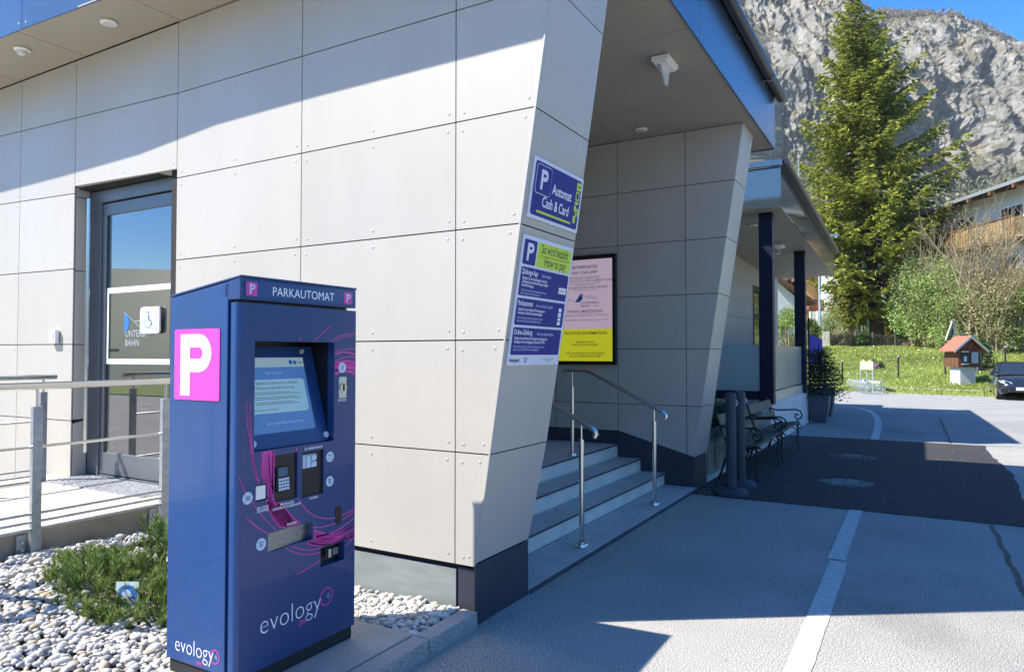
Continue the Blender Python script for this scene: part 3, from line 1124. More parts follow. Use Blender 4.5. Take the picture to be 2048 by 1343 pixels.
def downlight(x, y, z, r, label, sag=0.0):
    t = thing('downlight', label, 'ceiling light', (x, y, z), group='round lights let into the soffits')
    MB().tube([(x, y, z + .002), (x, y, z - .010), (x, y, z - .014)], [r, r, r * .86], 28).build('ring', 'lamp_white', t, smooth=True)
    if sag:
        MB().tube([(x, y, z - .013), (x, y, z - .045), (x, y, z - .055)], [r * .7, r * .55, r * .3], 20).build('lens', 'lamp_lens', t, smooth=True)
    else:
        MB().tube([(x, y, z - .0135), (x, y, z - .017)], r * .68, 24).build('lens', 'lamp_lens', t)


downlight(3.219, 5.612, 4.272, .062, 'flat round downlight in the eave right above the glass door')
downlight(3.130, 6.770, 4.272, .062, 'round ceiling sensor with domed lens, leftmost in the eave', 1)
downlight(7.95, 2.814, 4.272, .075, 'round downlight in the porch ceiling above the display wall')
downlight(4.9, 3.6, 4.272, .075, 'round downlight in the porch ceiling hidden near the slanting pier')
# emergency lamp under the porch
em = thing('emergency_light', 'white emergency exit lamp with hanging wedge plate under the porch ceiling', 'emergency light', (6.18, 1.96, 4.27))
MB().box(6.03, 6.33, 1.88, 2.04, 4.225, 4.270).box(6.05, 6.31, 1.895, 2.025, 4.205, 4.226).build('housing', 'lamp_white', em, bevel=.006)
MB().slab([(6.06, 1.955, 4.206), (6.30, 1.955, 4.206), (6.25, 1.955, 4.06), (6.20, 1.955, 4.055)], (0, .018, 0)).build('exit_plate', 'lamp_lens', em)

# ------------------------------------------------------------------ entrance steps
SP = thing('entrance_steps', None, None, (6.2, 2.3, 0), kind='structure')
xa, xb = 4.168, 8.294
MB().box(xa, xb, 2.275, 2.66, -.06, .034).build('bottom_slab', 'step_tread', SP)
MB().box(xa, xb, 2.262, 2.274, -.05, .028).build('edge_strip', 'nosing', SP)
zt = [.034, .175, .325, .480]
yt = [2.655, 2.955, 3.255]
for k in range(3):
    y0 = yt[k]
    y1 = yt[k + 1] if k < 2 else 5.13
    MB().box(xa, xb, y0 + .012, y0 + .024, zt[k] + .001, zt[k + 1] - .012).build('riser', 'step_riser', SP)
    MB().box(xa, xb, y0 + .002, y1 + .012, zt[k + 1] - .011, zt[k + 1]).build('tread', 'step_tread', SP)
    MB().box(xa, xb, y0 - .004, y0 + .0015, zt[k + 1] - .014, zt[k + 1] + .002).build('step_nosing', 'nosing', SP)
MB().box(xa, xb, 2.69, 5.12, -.1, .03).build('step_base', 'backing', SP)
rg = MB().box(4.9, 6.6, 3.75, 4.9, .481, .492).build('entrance_mat', 'rug', None)
tag(rg, 'dark blue entrance mat on the top landing behind the pier', 'door mat')


def handrail(x, label, far):
    t = thing('handrail', label, 'handrail', (x, 2.39, .034), group='steel handrails on the entrance steps')
    for y, zb in ((2.39, .034), (3.33, .481)):
        zt_ = 0.905 if y < 3 else 1.245
        p = MB().tube([(x, y, zb), (x, y, zt_)], .0215, 16).build('post', 'steel', t, smooth=True)
        MB().tube([(x, y, zb), (x, y, zb + .026), (x, y, zb + .034)], [.052, .052, .046], 20).build('base_ring', 'steel', p, smooth=True)
        MB().tube([(x, y, zt_), (x, y, zt_ + .135 if y < 3 else zt_ + .165)], .007, 8).build('pin', 'steel', p, smooth=True)
    path = [(x, 2.275, .925), (x, 2.262, .955), (x, 2.272, .985), (x, 2.31, 1.01), (x, 2.39, 1.046), (x, 3.12, 1.412), (x, 3.17, 1.425),
            (x, 3.40, 1.425), (x, 3.44, 1.418), (x, 3.452, 1.39)]
    MB().tube(path, .0215, 16).build('rail', 'steel', t, smooth=True)


handrail(5.275, 'steel handrail on the steps nearer the parking signs', False)
handrail(7.106, 'steel handrail on the steps nearer the lit display', True)

# ------------------------------------------------------------------ signs on the pier
SL = Vector((0, -0.153, 1)).normalized()


def sign_origin(x, z, off=.012):
    return Vector((x, yedge(z), z)) + Vector((0, -1, -.153)).normalized() * off


s1 = thing('parking_sign', 'blue Automat Cash & Card parking sign, upper sign on the slanting pier', 'sign', (3.56, 1.97, 2.40))
b1 = Board(sign_origin(3.560, 2.403), (1, 0, 0), SL, s1, .0012)
Wd, Hd = .681, .355
b1.rect(0, Wd, 0, Hd, 'sign_white', -.010, 'plate', 0.004, .010)
b1.rect(.022, Wd - .022, .020, Hd - .020, 'sign_blue', .0004, 'blue_field', .022)
f_ = b1.rect(.040, .232, .150, .322, 'sign_white', .0018, 'letter_frame', .02)
b1.rect(.044, .228, .154, .318, 'sign_blue', .0032, 'letter_field', .017)
b1.polys(letter_p(.098, .178, .085, .118, .026), 'sign_white', .0046, 'letter_p')
b1.text('Automat', .088, .262, .182, 'white_print', .0018, 0.86, .012)
b1.text('Cash & Card', .088, .150, .085, 'white_print', .0018, 0.80, .012)
b1.rect(.095, .560, .042, .055, 'lime', .0018, 'lime_bar', .004)
for (x0, x1, z0, z1) in ((.590, .650, .270, .320), (.590, .640, .205, .262), (.590, .635, .178, .198), (.585, .612, .135, .170),
                         (.588, .622, .058, .105)):
    b1.rect(x0, x1, z0, z1, 'lime', .0018, 'machine_icon', .004)
b1.rect(.600, .642, .290, .297, 'sign_blue', .0032, 'icon_slot')
b1.rect(.600, .628, .215, .252, 'sign_blue', .0032, 'icon_slot')
b1.disc(.630, .130, .026, 'lime', .0032, 'coin_icon')
b1.text('€', .044, .616, .114, 'sign_blue', .0046)

s2 = thing('payment_info_sign', 'tall blue and green How to pay sign, lower sign on the slanting pier', 'sign', (3.55, 2.1, 1.53))
b2 = Board(sign_origin(3.551, 1.535), (1, 0, 0), SL, s2, .0012)
Wd, Hd = .675, .775
b2.rect(0, Wd, 0, Hd, 'sign_white', -.010, 'plate', 0.004, .010)
b2.rect(.020, .175, .605, .752, 'sign_blue', .0004, 'letter_field', .012)
b2.polys(letter_p(.062, .628, .078, .105, .024), 'sign_white', .0018, 'letter_p')
b2.rect(.190, .655, .605, .752, 'lime', .0004, 'green_field', .012)
b2.text('So wird bezahlt', .080, .235, .692, 'ink', .0018, .74, .010)
b2.rect(.235, .625, .674, .677, 'ink', .0018, 'rule')
b2.text('How to pay', .080, .290, .618, 'ink', .0018, .78, .010)
for z0, z1 in ((.420, .590), (.245, .405), (.065, .230)):
    b2.rect(.020, .655, z0, z1, 'sign_blue', .0004, 'text_field', .012)
H_ = [('Zahlungs-App', 'Sofort bezahlen', .548, ['Befolgen Sie die Anweisungen in der jew.', 'Zahlungs-App und Beschilderung zu Beginn', 'Ihres Parkvorgangs'],
       ['Follow the instructions in the respective payment app', 'and on the signs at the start of your stay']),
      ('Parkautomat', 'Kurz vor Ausfahrt bezahlen', .362, ['Bezahlen Sie am Ende des Parkvorgangs am', 'Automaten mittels Kennzeicheneingabe'],
       ['Pay at the parking machine by entering your licence', 'plate number shortly before leaving the car park']),
      ('Online-Zahlung', 'Nach der Ausfahrt bezahlen', .188, ['Bezahlen Sie den Parktarif bis 24 Stunden nach Verlassen des',
                                                             'Parkplatzes auf www.evologypay.at (Zonencode A72039)'],
       ['Pay the parking tariff up to 24 hours after leaving the car park.', 'Use the zone code A72039 on www.evologypay.at'])]
for hd, sub, z, ln, le in H_:
    b2.text(hd, .044, .030, z, 'white_print', .0018, .82, .012)
    b2.text(sub, .028, .030 + .0235 * len(hd) * .82 + .02, z, 'icon', .0018, .72)
    wmax = .44 if len(ln[0]) < 50 else .58
    zz = z - .030
    for q in ln:
        b2.text(q, .025, .045, zz, 'white_print', .0018, min(.8, wmax / (len(max(ln, key=len)) * .0142)), .012)
        zz -= .0215
    zz -= .006
    for q in le:
        b2.text(q, .021, .045, zz, 'icon', .0018, min(.8, wmax / (len(max(le, key=len)) * .0118)))
        zz -= .0185
b2.rect(.535, .640, .465, .505, 'white_print', .0018, 'pay_tag', .004)
b2.text('EASYPARK', .024, .542, .477, 'red_ink', .0032, .76, .004)
for z0, z1 in ((.348, .372), (.312, .342), (.290, .306), (.262, .284)):
    b2.rect(.575, .615, z0, z1, 'white_print', .0018, 'machine_icon', .003)
b2.text('Avantpark', .034, .020, .022, 'ink', .0018, .85, .008)
b2.ribbons([([(.205, .018), (.205, .046)], .005), (smoothline([(.205, .046), (.225, .044), (.232, .032), (.222, .022), (.215, .020)], 12), .005)],
           'ink', .0004, 'logo_mark')
b2.text('Avantpark GmbH - Bahnhofstrasse 3 - Tel. 0800', .012, .44, .034, 'ink', .0018, .62)
b2.text('www.avantpark.at', .012, .50, .020, 'ink', .0018, .62)

# ------------------------------------------------------------------ display on the recess wall
dp = thing('information_display', 'upright lit display with lilac and yellow notice in a black frame on the porch wall', 'display', (8.29, 3.26, 1.47))
MB().box(8.235, 8.29, 3.262, 4.10, 1.468, 2.865).build('housing', 'black', dp, bevel=.004)
db = Board((8.234, 4.050, 1.515), (0, -1, 0), (0, 0, 1), dp, .001)
DW, DH = .745, 1.295
db.rect(0, DW, .410, DH, 'display_pink', 0, 'screen_upper')
db.rect(0, DW, 0, .410, 'display_yellow', 0, 'screen_lower')
cx = DW / 2
for s_, sz, z, bold, mm in (('BETRIEBSZEITEN', .052, 1.185, .012, 'ink'), ('8:30 -17:00 UHR*', .052, 1.115, .012, 'ink'),
                            ('IM HALBSTUNDENTAKT', .041, 1.050, 0, 'ink'), ('JEWEILS ZUR VOLLEN UND HALBEN STUNDE', .041, 1.012, 0, 'ink'),
                            ('LETZTE BERGFAHRT UND TALFAHRT UM 17:00 UHR', .018, .985, .01, 'ink'),
                            ('LETZTE TALFAHRT UM 17:00 UHR', .018, .965, .01, 'ink'),
                            ('ZWISCHENFAHRTEN NACH BEDARF', .041, .925, 0, 'ink'), ('FAHRPLAN AUCH BEI SCHLECHTWETTER', .018, .900, .01, 'ink'),
                            ('REVISION / MAINTENANCE', .044, .622, .01, 'red_ink'),
                            ('Die Untersbergbahn ist wegen Revision bis 11. April 2025 geschlossen', .024, .582, 0, 'red_ink'),
                            ('The Untersbergbahn is closed for maintenance until April 11, 2025', .024, .520, 0, 'ink'),
                            ('WICHTIGE INFORMATION', .054, .338, .012, 'ink'), ('SEILBAHN WEGEN', .034, .232, .012, 'ink'),
                            ('REVISION GESCHLOSSEN', .034, .196, .012, 'ink'), ('WIR DANKEN FÜR IHR VERSTÄNDNIS', .034, .088, .012, 'ink'),
                            ('IHR UNTERSBERGBAHN-TEAM', .034, .052, .012, 'ink')):
    db.text(s_, sz, cx, z, mm, .0014, .93 if sz > .03 else 1.0, bold, 'CENTER')
db.ribbons([([(.19, .612), (.56, .612)], .003), ([(.07, .575), (.68, .575)], .002), ([(.1, .512), (.62, .512)], .0015)], 'red_ink', .0006, 'rule')
db.ribbons([([(.14, .775), (.175, .80), (.24, .755), (.30, .84), (.33, .865), (.36, .835), (.40, .81), (.42, .82), (.50, .785)], .006),
            ([(.40, .80), (.44, .845), (.54, .79)], .005)], 'blue_print', .0006, 'mountain_logo')
db.polys([[(.24, .755), (.30, .84), (.33, .86), (.345, .80), (.30, .755)]], 'blue_print', .0012, 'mountain_logo')
db.text('UNTERSBERG', .042, .315, .730, 'blue_print', .0014, 1.0, .006)
db.text('BAHN', .042, .315, .690, 'blue_print', .0014, 1.0, .006)
db.text('1776m', .034, .475, .690, 'blue_print', .0014)

# ------------------------------------------------------------------ glass door of the station
XD = 3.645
dr = MB()
dr.box(XD, XD + .06, 6.42, 6.60, .50, 3.09).box(XD, XD + .06, 5.13, 6.42, 2.98, 3.09).box(XD + .005, XD + .06, 5.13, 6.42, .485, .52)
fr = dr.build('door_frame', 'frame_metal', ST, bevel=.004)
panel([(XW + .012, 6.605, .50), (XD, 6.605, .50), (XD, 6.605, 1.005), (XW + .012, 6.605, .98)], (0, -1, 0), 'jamb_panel', 'panel', False)
for za, zb in ((1.01, 1.69), (1.69, 2.36), (2.36, 3.03), (3.03, 3.12)):
    panel([(XW + .012, 6.605, za), (XD, 6.605, za), (XD, 6.605, zb), (XW + .012, 6.605, zb)], (0, -1, 0), 'jamb_panel', 'panel', False)
panel([(XW + .012, 5.132, 3.095), (XD + .02, 5.132, 3.095), (XD + .02, 6.60, 3.12), (XW + .012, 6.60, 3.12)], (0, 0, -1), 'lintel_panel', 'panel', False)
lf = MB()
lf.box(XD + .012, XD + .05, 6.365, 6.415, .53, 2.965).box(XD + .012, XD + .05, 5.13, 6.365, 2.86, 2.965)
lf.box(XD + .012, XD + .05, 5.13, 6.365, .53, .72)
leaf = lf.build('door', 'frame_metal', ST, bevel=.003)
MB().box(XD + .028, XD + .034, 5.13, 6.367, .715, 2.865).build('pane', 'glass_door', leaf)
h_ = MB().tube([(XD - .065, 6.50, .72), (XD - .065, 6.50, 3.01)], .021, 16)
h_.cyl((XD - .065, 6.50, 2.93), (XD + .01, 6.50, 2.93), .012, 10).cyl((XD - .065, 6.50, .80), (XD + .01, 6.50, .80), .012, 10)
h_.build('handle', 'steel', leaf, smooth=True)
MB().box(XD - .02, XD + .012, 5.135, 5.26, 2.905, 2.975).build('door_closer', 'navy_post', leaf, bevel=.008)
bd = Board((XD + .0275, 6.36, 0), (0, -1, 0), (0, 0, 1), leaf, .0008)
bd.polys([rrect(0, 1.23, 2.150, 2.198), rrect(0, .030, 1.560, 2.150), rrect(0, 1.23, 1.515, 1.560)], 'white', 0, 'white_marking')
bd.text('UNTERSBERG', .082, .285, 1.755, 'grey_print', .001, .95, .006)
bd.text('BAHN', .082, .285, 1.675, 'grey_print', .001, .95, .006)
bd.polys([[(.27 + .075 * math.cos(a), 1.88 + .085 * math.sin(a)) for a in [R(-90 + 15 * k) for k in range(13)]]], 'blue_print', .001, 'mountain_logo')
bd.ribbons([([(.26, 1.98), (.50, 1.84)], .006), ([(.40, 1.89), (.50, 1.89)], .006)], 'grey_print', .001, 'mountain_logo')
bd.rect(.03, .19, 1.625, 1.650, 'black', .001, 'small_sticker')
wc = thing('wheelchair_sign', 'white rounded wheelchair sign stuck on the glass door', 'sign', (XD, 5.66, 1.9))
wb = Board((XD + .010, 5.805, 1.778), (0, -1, 0), (0, 0, 1), wc, .001)
wb.rect(0, .268, 0, .228, 'white', 0, 'plate', .035, .016)
wb.rect(.034, .234, .026, .204, 'grey_print', .0165, 'border', .012)
wb.rect(.037, .231, .029, .201, 'white', .018, 'field', .010)
wb.disc(.118, .180, .011, 'blue_print', .0195, 'symbol')
wb.ribbons([([(.118, .166), (.122, .118), (.155, .112), (.178, .068)], .016), ([(.122, .140), (.150, .136)], .010),
            ([(.138 + .044 * math.cos(R(a)) - .02, .093 + .044 * math.sin(R(a))) for a in range(135, 375, 15)], .009)],
           'blue_print', .0195, 'symbol')
ir = MB()
ir.box(3.72, 7.6, 5.26, 8.6, .44, .46).box(7.58, 7.6, 5.26, 8.6, .46, 3.4).box(4.1, 7.6, 8.6, 8.62, .46, 3.4).box(3.9, 7.6, 5.255, 5.258, .46, 3.4)
ir.box(3.7, 7.6, 5.26, 8.6, 3.3, 3.32)
ir.build('hallway', 'interior', ST)
MB().box(4.38, 4.44, 7.22, 7.62, .46, 3.3).box(4.38, 4.44, 6.95, 7.02, .46, 3.3).box(5.4, 5.45, 6.4, 8.5, 1.0, 1.08).build('inner_door_frame', 'interior_light', ST)

bl = thing('wall_switch', 'small white bell switch on the wall left of the glass door', 'switch', (3.5, 6.865, 1.76))
MB().box(3.462, 3.500, 6.81, 6.925, 1.70, 1.825).build('housing', 'white', bl, bevel=.006)
MB().box(3.457, 3.461, 6.835, 6.90, 1.72, 1.805).build('rocker', 'lamp_white', bl, bevel=.0015)

# ------------------------------------------------------------------ ramp
rw = MB().box(-2.5, 3.50, 4.86, 4.98, -.1, .485).build('ramp_wall', 'concrete_old')
rw['kind'] = 'structure'
rf = MB().box(-2.5, 3.50, 4.855, 6.9, .486, .50).box(3.50, 3.645, 5.14, 6.60, .47, .497).build('ramp_floor', 'ramp_floor')
rf['kind'] = 'structure'
gr = MB()
gr.box(3.26, 3.64, 5.16, 6.58, .500, .506)
gt_ = tag(gr.build('floor_grating', 'grating'), 'perforated steel grating in front of the glass door', 'floor grating')
b = MB()
for k in range(12):
    b.box(3.27 + k * .0315, 3.278 + k * .0315, 5.17, 6.57, .5065, .512)
gs_ = b.build('grating_bars', 'grating', gt_)
gs_['kind'] = 'stuff'


def railing(y, posts, x0, x1, label, zpost, sgn):
    t = thing('ramp_railing', label, 'railing', (x1, y, .4), group='railings along the ramp')
    MB().tube([(x0, y, 1.402), (x1 - .003, y, 1.402), (x1, y, 1.402)], [.0235, .0235, .021], 16).build('handrail', 'steel', t, smooth=True)
    for x in posts:
        p = MB().box(x - .028, x + .028, y - .015, y + .020, zpost, 1.275).build('post', 'galv', t, bevel=.002)
        MB().cyl((x, y, 1.275), (x, y, 1.385), .0085, 8).build('pin', 'steel', p, smooth=True)
        if sgn:
            MB().box(x - .085, x - .029, y + .040, y + .048, .345, .475).build('foot_plate', 'galv', p, bevel=.001)
            MB().box(x + .029, x + .060, y + .040, y + .048, .345, .475).build('foot_plate', 'galv', p, bevel=.001)
            for zz in (.385, .435):
                MB().cyl((x - .058, y + .041, zz), (x - .058, y + .024, zz), .009, 6).build('bolt', 'alu', p)
    for z, rr in ((1.022, .0095), (.607, .009), (.556, .009), (.511, .009)):
        MB().tube([(x0, y, z), (posts[0], y, z)], rr, 8).build('rod', 'galv' if z < .9 else 'steel', t, smooth=True)


railing(4.795, [3.208, 2.340, 1.47, .6], -2.5, 3.262, 'galvanised ramp railing in the foreground with round steel handrail', .36, True)
railing(6.60, [3.268, 2.3, 1.3], -2.5, 3.372, 'galvanised ramp railing at the back against the panelled wall', .50, False)

# ------------------------------------------------------------------ payment machine
PM = thing('parking_machine', 'tall dark blue parking payment machine with pink print and a screen', 'ticket machine', (2.47, 2.85, .104))
X0, X1, Yf, Yb = 2.098, 2.838, 2.604, 3.105
zT0, zT1 = 1.955, 1.883
b = MB()
# cabinet behind the door, sloping lid
prof_ = [(Yf + .085, .17), (Yb, .17), (Yb, zT1 - .012), (Yf + .085, 1.93)]
b.slab([(X0, y_, z_) for y_, z_ in prof_], (.05, 0, 0))
b.slab([(X1 - .05, y_, z_) for y_, z_ in prof_], (.05, 0, 0))
b.box(X0 + .0502, X1 - .0502, Yf + .215, Yb - .002, .172, 1.865)
b.box(X0 + .0502, X1 - .0502, Yf + .086, Yf + .2148, .172, 1.13).box(X0 + .0502, X1 - .0502, Yf + .086, Yf + .2148, 1.69, 1.90)
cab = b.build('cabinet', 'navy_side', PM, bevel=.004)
b = MB()
b.slab([(X0 - .001, Yf + .002, 1.846), (X0 - .001, Yf + .0845, 1.846), (X0 - .001, Yf + .0845, 1.931), (X0 - .001, Yf + .002, 1.945)], (X1 - X0 + .002, 0, 0))
hd = b.build('header', 'navy_paint', PM, bevel=.003)
MB().slab([(X0 - .004, Yf - .004, 1.9455), (X0 - .004, Yb + .004, zT1 - .0105), (X0 - .004, Yb + .004, zT1), (X0 - .004, Yf - .004, zT0)], (X1 - X0 + .008, 0, 0)
          ).build('lid', 'navy_paint', PM, bevel=.003)
MB().box(X0 + .02, X1 - .02, Yf + .048, Yf + .084, .17, 1.13).box(X0 + .02, X1 - .02, Yf + .048, Yf + .084, 1.69, 1.845).box(
    X0 + .02, X0 + .06, Yf + .048, Yf + .084, 1.1301, 1.6899).box(X1 - .14, X1 - .02, Yf + .048, Yf + .084, 1.1301, 1.6899).build('gasket', 'black', PM)
MB().box(X0 + .012, X1 - .008, Yf + .012, Yb - .01, .104, .168).build('base_plinth', 'black_matt', PM, bevel=.004)
holes = [(2.178, 2.679, 1.158, 1.661), (2.297, 2.436, .912, 1.128), (2.466, 2.609, .903, 1.123), (2.190, 2.252, .932, 1.007),
         (2.261, 2.537, .688, .776), (2.592, 2.760, .535, .631)]
dpl = cut_plate(2.060 + .045, X1, .172, 1.832, holes, lambda x, z, d: (x, Yf + d, z), .045).build('door', 'navy_paint', PM)
# rounded left edge of the door
MB().tube([(2.105, Yf + .020, .172), (2.105, Yf + .020, 1.832)], .020, 12).box(2.0855, 2.105, Yf + .020, Yf + .047, .172, 1.832).build('door_edge', 'navy_side', PM, smooth=True)
FB = Board((0, Yf, 0), (1, 0, 0), (0, 0, 1), PM, .0006)
# header print
HB = Board((0, Yf + .0005, 0), (1, 0, 0), (0, 0, 1), hd, .0008)
HB.rect(2.118, 2.816, 1.858, 1.934, 'navy_side', .0010, 'header_field', .004)
for x0 in (2.126, 2.745):
    HB.rect(x0, x0 + .060, 1.865, 1.926, 'magenta', .002, 'letter_field', .004)
    HB.polys(letter_p(x0 + .018, 1.872, .030, .046, .009), 'icon', .003, 'letter_p')
HB.text('PARKAUTOMAT', .0585, 2.272, 1.874, 'white_print', .0022, .945, .0, name='lettering')
# screen recess
b = MB()
b.box(2.160, 2.70, Yf + .20, Yf + .21, 1.14, 1.68).box(2.166, 2.1775, Yf + .0455, Yf + .20, 1.14, 1.68).box(2.6795, 2.69, Yf + .0455, Yf + .20, 1.14, 1.68)
b.box(2.17, 2.69, Yf + .0455, Yf + .20, 1.146, 1.1575).box(2.17, 2.69, Yf + .0455, Yf + .20, 1.6615, 1.672)
b.build('recess_box', 'black', dpl)
zb_, zt_, yb_, yt_ = 1.160, 1.640, Yf + .030, Yf + .165
dz, dy = zt_ - zb_, yt_ - yb_
sp = MB().slab([(2.180, yb_, zb_), (2.677, yb_, zb_), (2.677, yt_, zt_), (2.180, yt_, zt_)], (0, .01, 0)).build('screen_panel', 'navy_paint', dpl)
SB = Board((2.180, yb_ - .0005, zb_), (1, 0, 0), (0, dy, dz), dpl, .0008)
SB.rect(.020, .420, .070, .440, 'display_blue', .0006, 'screen', .010)
SB.rect(.020, .420, .392, .440, 'display_bar', .0016, 'screen_bar', .004)
SB.rect(.040, .400, .165, .330, 'display_box', .0016, 'screen_box', .016)
SB.rect(.052, .088, .285, .320, 'blue_print', .0026, 'letter_field')
SB.polys(letter_p(.062, .290, .018, .026, .005), 'white_print', .0036, 'letter_p')
SB.text('Bezahlen Sie hier kurz vor Ausfahrt.', .022, .096, .306, 'ink', .0026, .82)
SB.text('Pay here at the end of your stay.', .022, .096, .282, 'ink', .0026, .82)
for k, z in enumerate((.262, .238, .212)):
    SB.disc(.062, z, .007, 'blue_print', .0026, 'tick', n=12)
SB.ribbons([([(.076, z), (x, z)], .0022) for z, x in ((.266, .30), (.258, .37), (.242, .33), (.234, .35), (.217, .31), (.209, .34))], 'ink', .0020, 'text_line')
SB.text('Hotline Parkautomat +43 512 552 4307', .012, .052, .178, 'ink', .0026, .8)
SB.text('evology', .026, .330, .176, 'icon', .0026, .9)
SB.text('Hier bezahlen', .022, .165, .356, 'icon', .0016, .85)
SB.text('Zum Starten Bildschirm berühren', .020, .120, .110, 'icon', .0016, .85)
SB.text('EV 3.0000', .015, .035, .410, 'grey_print', .0026, .8)
SB.disc(.335, .416, .012, 'blue_print', .0026, 'menu_icon', n=16)
SB.disc(.362, .414, .010, 'blue_print', .0026, 'menu_icon', n=16)
SB.text('Avantpark', .014, .378, .411, 'ink', .0026, .8, .01)
for x, z in ((.022, .030), (.478, .030)):
    SB.disc(x if x < .1 else x - .0, z, .016, 'icon', .0010, 'button', .006)
MB().cyl((2.600, yt_ + .002, 1.618), (2.600, yt_ - .016, 1.614), .013, 16).build('camera_lens', 'alu', dpl, smooth=True)


def recess(x0, x1, z0, z1, d, m='black'):
    b = MB().box(x0 - .004, x1 + .004, Yf + d, Yf + d + .006, z0 - .004, z1 + .004)
    if d > .045:
        b.box(x0 - .006, x0 - .0005, Yf + .0455, Yf + d, z0, z1).box(x1 + .0005, x1 + .006, Yf + .0455, Yf + d, z0, z1)
        b.box(x0, x1, Yf + .0455, Yf + d, z0 - .006, z0 - .0005).box(x0, x1, Yf + .0455, Yf + d, z1 + .0005, z1 + .006)
    return b.build('recess_back', m, dpl)


recess(2.297, 2.436, .912, 1.128, .010, 'black')
pt = MB().slab([(2.308, Yf - .004, .955), (2.392, Yf - .004, .955), (2.384, Yf + .004, 1.073), (2.312, Yf + .004, 1.073)], (0, .006, 0)).build('card_terminal', 'black_matt', dpl, bevel=.002)
TB = Board((2.308, Yf - .0055, .955), (1, 0, 0), (0, .06, 1), dpl, .0008)
TB.rect(.010, .066, .072, .112, 'screen_grey', 0, 'terminal_screen', .003)
for r_ in range(4):
    for c_ in range(4):
        TB.rect(.010 + c_ * .0165, .0235 + c_ * .0165, .006 + r_ * .0150, .0175 + r_ * .0150, 'icon', 0, 'key', .002, .0016)
recess(2.466, 2.609, .903, 1.123, .012, 'black')
b = MB().box(2.474, 2.558, Yf + .003, Yf + .0118, 1.042, 1.108)
b.box(2.488, 2.508, Yf - .012, Yf + .003, 1.046, 1.104).box(2.520, 2.552, Yf - .010, Yf + .003, 1.046, 1.070).box(2.520, 2.552, Yf - .010, Yf + .003, 1.080, 1.104)
b.build('banknote_slot', 'icon', dpl, bevel=.002)
recess(2.190, 2.252, .932, 1.007, .008, 'black')
MB().box(2.196, 2.246, Yf + .002, Yf + .0078, .940, 1.000).build('scanner_window', 'screen_small', dpl)
recess(2.261, 2.537, .688, .776, .041, 'black')
b = MB()
b.slab([(2.263, Yf + .002, .690), (2.535, Yf + .036, .690), (2.535, Yf + .036, .774), (2.263, Yf + .002, .774)], (0, .002, 0))
b.build('outlet_flap', 'brushed', dpl)
recess(2.592, 2.760, .535, .631, .040, 'black')
b = MB().box(2.660, 2.668, Yf + .005, Yf + .039, .565, .612).box(2.690, 2.728, Yf + .012, Yf + .039, .570, .604).build('coin_cup', 'frame_metal', dpl, bevel=.002)
MB().box(2.652, 2.670, Yf + .004, Yf + .005, .568, .609).build('chrome_edge', 'alu', dpl)
cp = FB.rect(2.709, 2.764, 1.374, 1.483, 'alu', 0, 'coin_plate', .006, .005)
MB().tube([(2.736, Yf - .005, 1.428), (2.736, Yf - .013, 1.428)], .023, 20).build('coin_ring', 'steel', dpl, smooth=True)
MB().box(2.731, 2.741, Yf - .0150, Yf - .0131, 1.410, 1.446).build('coin_slot', 'black', dpl)
FB.rect(2.694, 2.736, .727, .817, 'black', .0004, 'lock_slot', .012, .002)
# round pictograms
for n_, (x, z, r_) in enumerate(((2.735, 1.531, .0275), (2.651, 1.079, .0265), (2.651, .955, .0265), (2.144, .958, .0275), (2.221, .736, .0275))):
    FB.disc(x, z, r_, 'icon', .0012, 'pictogram', .001)
    if n_ == 0:
        FB.ribbons([([(x - .010, z - .012), (x + .002, z + .002), (x + .008, z + .014)], .003), ([(x - .004, z - .012), (x + .010, z), (x + .004, z + .010)], .0025),
                    ([(x - .012, z + .002), (x - .004, z + .012)], .0025)], 'icon_line', .0022, 'symbol')
    elif n_ == 3:
        FB.polys([rrect(x + k * .005 - .010, x + k * .005 - .0075 + .001 * (k % 2), z - .010, z + .010) for k in range(5)], 'icon_line', .0022, 'symbol')
        FB.ribbons([([(x - .018, z + s_ * .010), (x - .018, z + s_ * .016), (x - .011, z + s_ * .018)], .002) for s_ in (1, -1)] +
                   [([(x + .018, z + s_ * .010), (x + .018, z + s_ * .016), (x + .011, z + s_ * .018)], .002) for s_ in (1, -1)], 'icon_line', .0022, 'symbol')
    else:
        FB.ribbons([([(x - .014, z + .010), (x + .014, z + .010)], .004), ([(x - .008, z + .008), (x - .008, z - .014), (x + .008, z - .014), (x + .008, z + .008)], .0022)],
                   'icon_line', .0022, 'symbol')
        if n_ != 1:
            FB.polys([rrect(x - .004, x + .004, z - .010, z + .004)], 'icon_line', .0022, 'symbol')
for s_, x, z, sz in (('MÜNZEN', 2.736, 1.357, .0165), ('EC-/KREDITKARTE', 2.540, 1.1315, .0165), ('QR CODE', 2.229, .896, .0165), ('SCANNER', 2.229, .882, .0165),
                     ('PIN-EINGABE', 2.372, .889, .0165), ('KONTAKTLOS BEZAHLEN', 2.372, .874, .0165), ('SCHEINE', 2.543, .886, .0165), ('AUSGABE', 2.402, .788, .0165)):
    FB.text(s_, sz, x, z, 'white_print', .0014, .88, .014, 'CENTER')
